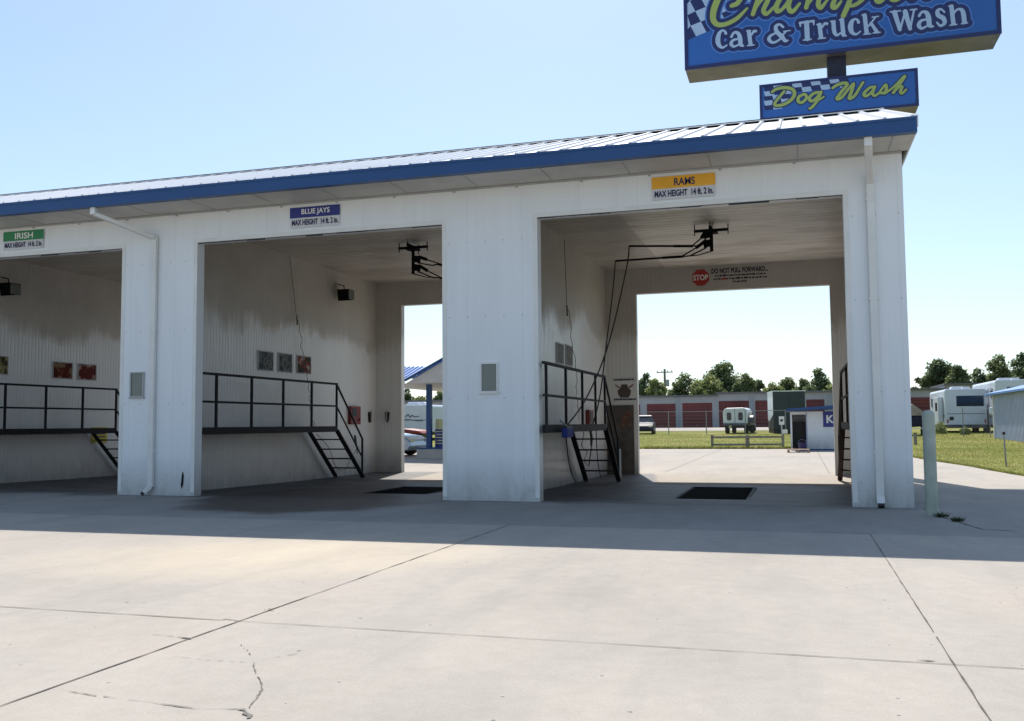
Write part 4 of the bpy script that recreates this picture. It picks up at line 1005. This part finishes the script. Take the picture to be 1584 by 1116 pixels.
rvt = rv((p.x, 60, zg(60)), R(0), 8.0, 2.75, 3.15, 'white travel trailer with a wide dark rear window parked beside the blue-trimmed shed')
b = MB(); b.box(-.36, -.03, .8, 3.0, .75, 2.6); b.build('slide_out', 'rv_white', rvt, bevel=.03)
b = MB(); b.box(-.37, -.362, 1.2, 2.2, 1.6, 2.2); b.build('slide_window', 'glass_dark', rvt)
p = fy(1540, 612, 58)
rv((p.x, 58, zg(58)), 0, 9, 2.6, fy(1545, 588, 58).z-zg(58), 'white tall trailer with small square window, rising over the blue-trimmed shed', 'fifth_wheel_trailer', cap=False)
p = fy(616, 672, 44)
tl = rv((p.x-2.2, 44.5, zg(44)), R(-4), 7.5, 4.4, 2.38-zg(44)*0, 'white camping trailer with dark script seen under the canopy', 'camping_trailer', rear_win=False)
b = MB(); b.tube(smooth_path([(2.6, -.03, 1.55), (2.8, -.03, 1.75), (2.95, -.03, 1.55), (3.1, -.03, 1.68), (3.3, -.03, 1.58), (3.6, -.03, 1.62)], 5), .025, 5); b.tube(smooth_path([(2.3, -.03, 1.42), (3.0, -.03, 1.38), (3.6, -.03, 1.30), (3.9, -.03, 1.34)], 5), .02, 5)
b.build('script_lettering', 'text_dark', tl)
t = thing('covered_boat', fy(632, 684, 40), 'red-covered boat parked in front of the white camping trailer', 'boat'); b = MB()
b.prism([(-2.4, .5), (-2.0, .78), (0, .84), (1.0, .72), (1.25, .5)], 1, -.8, .8); b.build('cover', 'red_paint', t, bevel=.1)
b = MB(); b.prism([(-2.3, .5), (1.2, .5), (.8, .1), (-2.0, .05)], 1, -.6, .6); b.build('hull', 'black', t, bevel=.08)
for x in (-.6,):
    for y in (-.75, .75): b = MB(); b.tube([(x, y-.1, .3), (x, y+.1, .3)], .3, 16); b.build('wheel', 'rubber', t)

# old pickup with a white utility box, seen from behind
p = fy(1119, 670, 61); q = fy(1157, 670, 61); Wd = q.x-p.x
t = thing('utility_truck', (p.x, 61, zg(61)), 'old truck with a white windowed box parked on the far lawn', 'truck', rz=R(-5))
b = MB(); b.prism([(0, .78), (-.02, 1.65), (.08, 1.88), (.3, 1.98), (Wd-.3, 2.0), (Wd-.08, 1.9), (Wd+.02, 1.65), (Wd, .78)], 1, 0, 2.6); b.build('box', 'camper_white', t, bevel=.05)
for x in (Wd*.25, Wd*.72):
    b = MB(); b.prism([(x-.17, 1.1), (x-.17, 1.55), (x-.1, 1.64), (x+.1, 1.64), (x+.17, 1.55), (x+.17, 1.1), (x+.1, 1.02), (x-.1, 1.02)], 1, -.03, -.002); b.build('rear_window', 'glass_dark', t)
b = MB(); b.box(Wd*.485, Wd*.495+.012, -.012, -.001, .82, 1.95); b.build('door_seam', 'black', t)
b = MB(); b.box(0, Wd, -.15, 2.6, .62, .775); b.build('bumper', 'truck_grey', t)
b = MB(); b.box(.15, Wd-.15, .1, 4.6, .42, .60); b.build('chassis', 'black', t)
b = MB(); b.prism([(2.6, .65), (2.6, 1.5), (2.9, 1.72), (3.6, 1.72), (3.95, 1.28), (5.0, 1.15), (5.1, .65)], 0, .05, Wd-.05); b.build('cab', 'truck_grey', t, bevel=.05)
b = MB(); b.prism([(.2, .8), (.35, 1.25), (.8, 1.42), (1.3, 1.3), (1.5, .8)], 0, Wd+.03, Wd+.42); b.build('fender', 'truck_grey', t, bevel=.06)
for x in (.2, Wd-.2):
    for y in (.75, 4.2): b = MB(); b.tube([(x-.13, y, .37), (x+.13, y, .37)], .37, 18); b.build('wheel', 'rubber', t)
b = MB(); b.tube([(Wd+.25, .45, .36), (Wd+.25, .75, .36)], .30, 16); b.build('spare_wheel', 'rubber', t)
b = MB(); b.tube([(Wd*.3, -.18, .5), (Wd*.3, -.1, .5)], .12, 12); b.build('lamp', 'pale_yellow', t)

# tarped boat on trailer right of the pier
p = fy(1412, 668, 52)
t = thing('tarped_boat', (p.x, 52, zg(52)), 'dark boat under a tan peaked tarp just right of the pier', 'boat')
b = MB(); b.prism([(-.9, 1.55), (.05, 2.05), (.75, 1.5), (1.0, 1.3), (-.9, 1.3)], 1, 0, 3.5); b.build('tarp', 'cover_tan', t)
b = MB(); b.prism([(-.9, 1.3), (1.0, 1.3), (.85, .6), (-.7, .5)], 1, .1, 3.4); b.build('hull', 'car_dark', t, bevel=.06)
b = MB(); b.bar((-.9, -.3, .42), (1.15, -.3, .50), .07); b.bar((-.3, -.3, .45), (-.3, 3.4, .45), .08); b.build('trailer_frame', 'chrome', t)
for x in (-.7, .8): b = MB(); b.tube([(x-.1, 1.8, .32), (x+.1, 1.8, .32)], .32, 16); b.build('wheel', 'rubber', t)

# ------------------------------------------------------------------ sheds and storage
# small kiosk with the K sign
KX0, KX1, KY = -1.02, 2.1, 27.3; zk = zg(KY)
t = thing('kiosk', ((KX0+KX1)/2, KY+1, zk), 'small white shed with blue roof edge and a K sign', 'kiosk'); o = Vector(t.location)
wx = fy(1247, 660, KY).x
b = MB(o); b.box(wx, KX1, KY, KY+2.2, zk+.06, 1.62); b.box(KX0, KX0+.07, KY+.05, KY+2.2, zk+.06, 1.62); b.box(KX0+.07, wx, KY+1.6, KY+2.2, zk+.06, 1.62)
b.box(KX0+.07, wx, KY+.02, KY+.1, 1.50, 1.62); b.build('wall', 'facade_sheet', t)
b = MB(o); b.add([(KX0-.14, KY-.55, 1.74), (KX1+.2, KY-.55, 1.97), (KX1+.2, KY+2.4, 1.97), (KX0-.14, KY+2.4, 1.74), (KX0-.14, KY-.55, 1.63), (KX1+.2, KY-.55, 1.80), (KX1+.2, KY+2.4, 1.80), (KX0-.14, KY+2.4, 1.63)],
     [(0, 1, 2, 3), (7, 6, 5, 4), (0, 4, 5, 1), (1, 5, 6, 2), (2, 6, 7, 3), (3, 7, 4, 0)]); b.build('roof', 'blue_trim', t)
b = MB(o); b.box(wx, wx+.05, KY-.012, KY-.001, zk+.06, 1.62); b.build('corner_trim', 'shed_blue', t)
b = MB(o); b.box(wx-.005, KX1, KY+.0, KY+2.2, zk-.01, zk+.059); b.build('base', 'blue_trim', t)
b = MB(o); b.box(KX0+.07, wx-.01, KY+1.0, KY+1.05, zk+.1, 1.2); b.build('door', 'black', t)
kx = fy(1273, 640, KY).x
b = MB(o); b.box(kx, kx+1.5, KY-.03, KY-.002, .97, 1.62); sgn = b.build('sign_board', 'band_navy', t)
lettering('lettering', 'KEYS', 'text_white', sgn, Vector((kx+.12, KY-.036, 1.13))-o, (1, 0, 0), (0, 0, 1), 1.25, .33, .03) if False else lettering('lettering', 'K', 'text_white', sgn, Vector((kx+.13, KY-.036, 1.13))-o, (1, 0, 0), (0, 0, 1), .30, .33, .03)
p = fy(1231, 698, 25.2)
t = thing('pallet', (p.x+.1, 25.0, zg(25)), 'pale wooden pallet on the concrete before the kiosk door', 'pallet')
for k in range(6): b = MB(); b.box(-.42, .42, -.5+k*.19, -.38+k*.19, .10, .125); b.build('plank', 'wood_pale', t)
for k in range(3): b = MB(); b.box(-.42+.38*k, -.34+.38*k, -.5, .57, .0, .099); b.build('runner', 'wood_pale', t)
p = fy(1241, 690, 26.8)
t = thing('bucket', (p.x, 26.85, zg(26.8)), 'dark purple bucket standing in the kiosk doorway', 'bucket'); b = MB(); b.tube([(0, 0, 0), (0, 0, .34)], .13, 16, .17); b.build('tub', 'purple', t)
b = MB(); b.tube([(.165*math.cos(a/6*3.14), 0, .34+.12*math.sin(a/6*3.14)) for a in range(7)], .008, 6); b.build('handle', 'chrome', t)
# metal shed at the right
t = thing('metal_shed', (13, 38, zg(38)), 'pale grey-blue metal shed with blue roof edge at the right border', 'shed'); o = Vector(t.location)
b = MB(o); b.box(10.05, 16, 30, 45.4, -.1, 2.62); b.build('wall', M_('shed_blue', (.48, .55, .58)), t)
b = MB(o)
for k in range(50): b.box(10.03, 10.049, 30.1+k*.305, 30.14+k*.305, 0, 2.6)
b.build('wall_ribs', 'shed_blue', t, kind='stuff')
b = MB(o); b.prism([(9.7, 2.62), (9.7, 2.72), (13, 3.5), (16.3, 2.72), (16.3, 2.62)], 1, 29.8, 46.2); b.build('roof', 'canopy_blue', t)
b = MB(o); b.box(9.98, 10.06, 45.38, 45.5, 0, 2.6); b.build('corner_trim', 'trim_white', t)
# storage building
t = thing('storage_building', (-20, 98, .6), 'long grey storage building with maroon roll-up doors and stepped roof', 'building'); o = Vector(t.location); Y = 95.
def sx(u): return fy(u, 650, Y).x
secs = [(-75, sx(940), 4.28), (sx(940), sx(1109), 4.37), (sx(1109), sx(1300), 4.62), (sx(1300), sx(1463), 4.66), (sx(1463), sx(1590), 5.14), (sx(1590), 34, 5.5)]
for a, c, h in secs:
    b = MB(o); b.box(a, c, Y, Y+10, .3, h-.18); b.build('wall', 'storage_wall', t)
    b = MB(o); b.box(a-.1, c+.1, Y-.35, Y+10.2, h-.17, h); b.build('roof', 'storage_roof', t)
for u0, u1, top in ((945, 990.5, 3.35), (1001, 1046, 3.4), (1056, 1102, 3.45), (1112.5, 1159, 3.63), (1169, 1212, 3.63), (1226, 1240, 3.6), (1248, 1276, 3.65), (1290, 1330, 3.7), (1345, 1390, 3.7), (1403, 1442, 3.72), (1452, 1480, 3.8), (1486, 1522, 4.2), (1530, 1560, 4.2), (880, 930, 3.3), (820, 868, 3.3), (760, 808, 3.3), (700, 748, 3.3), (640, 688, 3.3), (590, 630, 3.3)):
    b = MB(o); b.box(sx(u0), sx(u1), Y-.04, Y-.005, .5, top); d_ = b.build('garage_door', 'maroon_door', t)
    b = MB(o); b.bar(((sx(u0)+sx(u1))/2-.1, Y-.06, .9), ((sx(u0)+sx(u1))/2+.1, Y-.06, .9), .05); b.build('handle', 'trim_grey', d_)
for u in (1049, 1163, 940, 1284, 1397, 1447): b = MB(o); b.box(sx(u)-.25, sx(u)+.25, Y-.09, Y-.003, .5, 4.15); b.build('pilaster', 'storage_pilaster', t)
# green container
p = fy(1197, 672, 60); q = fy(1246, 672, 60)
t = thing('box_body', (p.x, 60, zg(60)), 'tall dark green box with white side standing behind the kiosk', 'container', rz=R(7)); Wd = 2.35; Hh = fy(1200, 606, 60).z-zg(60)
b = MB(); b.box(0, Wd, 0, 4.2, .35, Hh); b.build('body', 'container_green', t)
b = MB(); b.add([(-.012, 0, 1.45), (-.012, 0, Hh), (-.012, 4.2, Hh), (-.012, 4.2, 1.1), (-.012, 3.0, .9)], [(0, 1, 2, 3, 4)]); b.build('side_panel', 'container_white', t)
b = MB(); b.box(-.05, Wd+.05, -.05, 4.25, Hh+.001, Hh+.06); b.build('roof', 'container_white', t)
b = MB(); b.box(.02, Wd-.02, .1, 4.0, .0, .345); b.build('underframe', 'black', t)
for x in (Wd*.49,): b = MB(); b.box(x, x+.03, -.02, -.002, .4, Hh-.05); b.build('door_seam', 'black', t)

# ------------------------------------------------------------------ fences, posts, signs
def chain(x0, y0, x1, y1, hgt, label, npost, sp=.22, dark=False):
    t = thing('chain_link_fence', ((x0+x1)/2, (y0+y1)/2, zg((y0+y1)/2)), label, 'fence'); o = Vector(t.location)
    P0 = Vector((x0, y0, zg(y0))); P1 = Vector((x1, y1, zg(y1))); D = P1-P0
    for i in range(npost): b = MB(o); p = P0+D*i/(npost-1); b.tube([p, p+Vector((0, 0, hgt+.06))], .035, 8); b.build('post', 'steel_grey', t)
    b = MB(o); b.tube([P0+Vector((0, 0, hgt)), P1+Vector((0, 0, hgt))], .022, 6); b.build('top_rail', 'galv', t)
    b = MB(o); L = D.length; n = int(L/sp); u = D/L; r = .004 if not dark else .006
    for k in range(-int(hgt/sp), n+1):
        for s_ in (1, -1):
            a = k*sp if s_ > 0 else k*sp+hgt; c = a+s_*hgt
            if min(a, c) < 0 or max(a, c) > L: continue
            b.bar(P0+u*a+Vector((0, 0, .03)), P0+u*c+Vector((0, 0, hgt)), r)
    b.build('mesh', 'steel_grey', t)
chain(sx(0)*0-22., 60.5, -1.6, 58.5, 1.75, 'chain-link fence with thin grey posts across the far lawn', 8)
chain(9.1, 50, 12.4, 47, 1.7, 'dark chain-link gate between the trailer and the grey-blue shed', 3, .14, True)
t = thing('rail_fence', (-3, 30.4, zg(30.4)), 'low weathered two-rail wooden fence at the edge of the concrete', 'fence'); o = Vector(t.location)
for k, x in enumerate((-4.54, -2.95, -1.38)):
    b = MB(o); w = .055 if k != 1 else .09; b.box(x-w, x+w, 30.35, 30.5, 0, .62 if k != 1 else .60); b.build('post', 'wood_grey', t)
for z in (.46, .12): b = MB(o); b.bar((-4.54, 30.32, z+.05), (-1.38, 30.32, z+.06), .04, .09); b.build('rail', 'wood_grey', t)
p = fy(1210, 694, 31.5)
t = thing('notice_post', (p.x, 31.5, zg(31.5)), 'small white notice on a thin post behind the rail fence', 'sign')
b = MB(); b.tube([(0, 0, 0), (0, 0, 1.42)], .03, 8); b.build('post', 'galv', t)
b = MB(); b.box(-.11, .13, -.05, -.032, 1.03, 1.42); b.build('board', 'trim_white', t)
b = MB(); b.box(-.06, .07, -.06, -.051, 1.18, 1.28); b.build('print', 'text_dark', t)
b = MB(); b.box(.02, .26, -.16, .1, .62, .80); b.build('mail_box', 'trim_white', t)
p = fy(1555, 722, 14.3)
t = thing('metal_post', (4.66, 14.3, zg(14.3)), 'thin grey metal post with a dark knob on the lawn', 'post')
b = MB(); b.tube([(0, 0, -.05), (-.03, 0, .86)], .022, 10); b.build('pole', 'steel_grey', t)
b = MB(); b.tube([(-.03, 0, .86), (-.03, 0, .93)], .035, 10); b.build('knob', 'steel_rust', t)
p = fy(1416, 688, 34.5)
t = thing('wooden_stub', (p.x, 34.5, zg(34.5)), 'short dark wooden stub at the lawn just beside the pier', 'post'); b = MB(); b.box(-.06, .07, -.06, .06, 0, .55); b.build('stub', 'wood_grey', t)
b = MB(); b.box(-.07, .08, -.07, .07, .55, .57); b.build('cap', 'steel_dark', t)
# propane tank and grill bits by the gate
p = fy(1535, 640, 48)
t = thing('propane_tank', (p.x, 48, zg(48)+1.35), 'white rounded tank standing on a rack beside the shed corner', 'tank')
b = MB(); b.tube([(0, 0, .0), (0, 0, .05), (0, 0, .35), (0, 0, .42)], .17, 14); b.build('shell', 'rv_white', t, bevel=.05)
b = MB(); b.tube([(0, 0, .42), (0, 0, .5)], .06, 10); b.build('valve', 'chrome', t)
b = MB()
for x in (-.15, .15): b.bar((x, 0, -1.35), (x, 0, 0), .03)
b.bar((-.2, 0, -.02), (.2, 0, -.02), .03, .2); b.build('rack', 'steel_grey', t)
# utility pole
p = fy(1028, 571, 125)
def upole(x, y, H, label):
    t = thing('utility_pole', (x, y, .5), label, 'utility pole')
    b = MB(); b.tube([(0, 0, 0), (0, 0, H)], .24, 10, .16); b.build('pole', 'wood_grey', t)
    b = MB(); b.bar((-1.2, 0, H-.5), (1.2, 0, H-.5), .14); b.build('crossarm', 'wood_grey', t)
    for x_ in (-1.05, -.4, .4, 1.05): b = MB(); b.tube([(x_, 0, H-.43), (x_, 0, H-.2)], .07, 6); b.build('insulator', 'trim_grey', t)
    b = MB(); b.tube([(.4, -.1, H-2.6), (.4, -.1, H-1.6)], .28, 10); b.build('transformer', 'trim_grey', t)
upole(p.x, 125, p.z-.5, 'wooden utility pole with crossarm between the trees beyond the storage building')
p = fy(678, 590, 120); upole(p.x, 120, p.z-.5, 'wooden utility pole seen under the blue canopy')

# ------------------------------------------------------------------ trees
def tree(u, vt, hw, y, kind, label, seed, base=None, squash=1., trunk=True):
    rnd = random.Random(seed); c = fy(u, vt, y); sc1 = (fy(u+hw, vt, y)-c).length; Ht = c.z-.6; rx = sc1*(1.12 if hw > 22 else 1.3)
    t = thing('tree', (c.x, y, .5), label, 'tree', 'trees beyond the storage building'); o = Vector(t.location)
    b = MB(); b.tube([(0, 0, 0), (rx*.03, 0, Ht*.4), (0, 0, Ht*.75)], max(.12, rx*.07), 7, .05)
    for k in range(5):
        a = k*1.3+rnd.random(); b.tube([(0, 0, Ht*(.3+.07*k)), (math.cos(a)*rx*.6, math.sin(a)*rx*.6, Ht*(.55+.07*k))], rx*.03, 5, .02)
    b.build('trunk', 'bark', t)
    lobes = []
    for k in range(30):
        while True:
            q_ = Vector((rnd.uniform(-1, 1), rnd.uniform(-1, 1), rnd.uniform(-1, 1)))
            if .62 < q_.length < 1: break
        s_ = rx*rnd.uniform(.26, .46); lobes.append((Vector((q_.x*(rx-s_*.8), q_.y*(rx-s_*.8), Ht*.56+q_.z*(Ht*.44-s_*.95))), s_))
    for k in range(0):
        a = rnd.uniform(0, 6.28); hz_ = rnd.uniform(.12, .98); w = rx*math.sin(min(1, .25+hz_*1.05 if hz_ < .5 else 1.75-hz_*1.35)*1.57)**.8
        rr = rnd.uniform(.35, .85)*max(.15, w); s_ = rx*rnd.uniform(.22, .42)
        lobes.append((Vector((math.cos(a)*rr*.9, math.sin(a)*rr*.9, Ht*(.12+.88*hz_)-s_*.45)), s_))
    lobes.append((Vector((0, 0, Ht-rx*.3)), rx*.3)); lobes.append((Vector((0, 0, Ht*.42)), rx*.75)); lobes.append((Vector((0, 0, Ht*.66)), rx*.58))
    b = MB(); vs = []; fs = []; lf = .19; tot = int(min(12000, 15*rx*Ht/(lf*lf)))
    for c_, s_ in lobes:
        m_ = int(tot*s_*s_/sum(q*q for _, q in lobes))
        for _ in range(m_):
            d = Vector((rnd.gauss(0, 1), rnd.gauss(0, 1), rnd.gauss(0, 1))).normalized(); r_ = s_*(rnd.random()**.4)*rnd.choice([1, 1, 1, 1.12, 1.25])
            P_ = c_+Vector((d.x*r_, d.y*r_, d.z*r_*.85))
            if P_.z < .3: continue
            n_ = Vector((rnd.gauss(0, 1), rnd.gauss(0, 1), rnd.gauss(0, 1)+.6)).normalized(); a_ = n_.orthogonal().normalized(); b_ = n_.cross(a_)
            L = lf*rnd.uniform(.6, 1.3); k = len(vs)
            vs += [tuple(P_-a_*L), tuple(P_-b_*L*.6), tuple(P_+a_*L), tuple(P_+b_*L*.6)]; fs.append((k, k+1, k+2, k+3))
    b.add(vs, fs); me = bpy.data.meshes.new('crown'); me.from_pydata(b.v, [], b.f); me.materials.append(MATS[kind])
    cr = bpy.data.objects.new('crown', me); COL.objects.link(cr); cr.parent = t
TR = [(1000, 575, 15, 114, 'leaf_dark', 'dark tree nearest the left jamb of the right bay rear exit'),
      (1013, 583, 16, 112, 'leaf_light', 'yellow-green tree between the dark left tree and the utility pole'),
      (1058, 574, 21, 116, 'leaf_mid', 'loose grey-green tree just right of the utility pole'),
      (1081, 587, 17, 112, 'leaf_light', 'small pale tree between the loose tree and the tallest tree'),
      (1121, 556, 38, 118, 'leaf_mid', 'tallest broad green tree at the middle of the right bay exit'),
      (1098, 577, 22, 114, 'leaf_light', 'yellow-green lower tree on the left flank of the tallest tree'),
      (1152, 575, 18, 114, 'leaf_mid', 'pointed green tree on the right flank of the tallest tree'),
      (1174, 585, 12, 122, 'leaf_dark', 'small dark tree in the dip right of the tallest tree'),
      (1194, 589, 20, 115, 'leaf_light', 'low light green tree above the green box'),
      (1219, 581, 23, 125, 'leaf_mid', 'rounded green tree behind the green box'),
      (1241, 584, 14, 122, 'leaf_mid', 'green tree filling in beside the big dark tree'),
      (1265, 567, 24, 116, 'leaf_dark', 'big dark tree above the kiosk'),
      (1284, 592, 14, 110, 'leaf_light', 'small light tree at the right jamb above the kiosk'),
      (1325, 570, 24, 118, 'leaf_mid', 'green tree hidden mostly behind the right pier'),
      (1372, 578, 22, 118, 'leaf_dark', 'dark tree hidden behind the right pier'),
      (1420, 582, 13, 116, 'leaf_brown', 'brownish tree at the outer edge of the pier'),
      (1437, 575, 14, 113, 'leaf_mid', 'middling green tree between the brownish tree and the large round tree'),
      (1042, 590, 9, 121, 'leaf_mid', 'low green tree filling in right beside the utility pole'),
      (1452, 552, 29, 114, 'leaf_dark', 'large dark round tree over the white travel trailer'),
      (1480, 562, 18, 110, 'leaf_mid', 'lighter tree right of the large dark round tree'),
      (1513, 568, 25, 118, 'leaf_dark', 'dark tree over the gap between the two white trailers'),
      (1545, 546, 26, 116, 'leaf_mid', 'tall green tree above the tall trailer'),
      (1582, 543, 26, 120, 'leaf_dark', 'dark tree cut by the right edge of the photo'),
      (630, 600, 10, 120, 'leaf_dark', 'dark tree beside the inner jamb of the middle bay exit'),
      (650, 610, 18, 112, 'leaf_light', 'light green tree under the blue canopy'),
      (680, 604, 12, 116, 'leaf_mid', 'green tree by the canopy post')]
for i, q in enumerate(TR): tree(*q, seed=40+i)
def bush(p, r, h, mat, label):
    b = MB(p); rnd = random.Random(int(p[1]*7)); n = 500
    for k in range(n):
        a = rnd.uniform(0, 6.28); q = rnd.random()**.5*r; z = rnd.uniform(.02, h)*(1-q/r*.5); P_ = Vector(p)+Vector((math.cos(a)*q, math.sin(a)*q, z))
        d = Vector((rnd.gauss(0, 1), rnd.gauss(0, 1), rnd.gauss(.6, 1))).normalized()*.09*r/.4; w = d.orthogonal().normalized()*.03
        b.add([P_-d, P_-w, P_+d, P_+w], [(0, 1, 2, 3)])
    b.build('bush', mat, label=label, cat='bush')
p = fy(1455, 671, 57); bush((p.x, 57, zg(57)), .4, .95, 'leaf_light', 'small yellow-green bush in front of the white travel trailer')
p = fy(1493, 668, 54); bush((p.x, 54, zg(54)), .35, .6, 'leaf_light', 'low light bush beside the dark gate')

# ------------------------------------------------------------------ grass blades
rnd = random.Random(5); vs = []; fs = []
def blades(n, fx_, hgt):
    for _ in range(n):
        P_ = fx_()
        if P_ is None: continue
        x, y = P_; z = zg(y)-.012
        if y < 29.3 and x < pave_edge(y)+.03: continue
        h = hgt*rnd.uniform(.5, 1.3)*(1+y*.012); a = rnd.uniform(0, 3.14); w = h*.22; k = len(vs)
        vs.append((x-math.cos(a)*w, y-math.sin(a)*w, z)); vs.append((x+math.cos(a)*w, y+math.sin(a)*w, z))
        vs.append((x+rnd.uniform(-.5, .5)*h, y+rnd.uniform(-.5, .5)*h, z+h)); fs.append((k, k+1, k+2))
blades(26000, lambda: (rnd.uniform(2.5, 10), rnd.uniform(7.5, 30)), .028)
blades(16000, lambda: (rnd.uniform(2.5, 14), rnd.uniform(29, 60)), .035)
blades(24000, lambda: (rnd.uniform(-14, 3), 29.2+30*rnd.random()**1.4), .032)
def edge():
    y = rnd.uniform(8, 28.8); return (pave_edge(y)+abs(rnd.gauss(0, .07))+.03, y)
blades(5000, edge, .05)
blades(2500, lambda: (rnd.uniform(-12, 2), 29.3+abs(rnd.gauss(0, .1))), .09)
me = bpy.data.meshes.new('grass'); me.from_pydata(vs, [], fs); me.materials.append(MATS['grass_blade'])
go = bpy.data.objects.new('grass', me); COL.objects.link(go)
tag(go, 'short mown grass growing over the lawn', 'grass', kind='stuff')
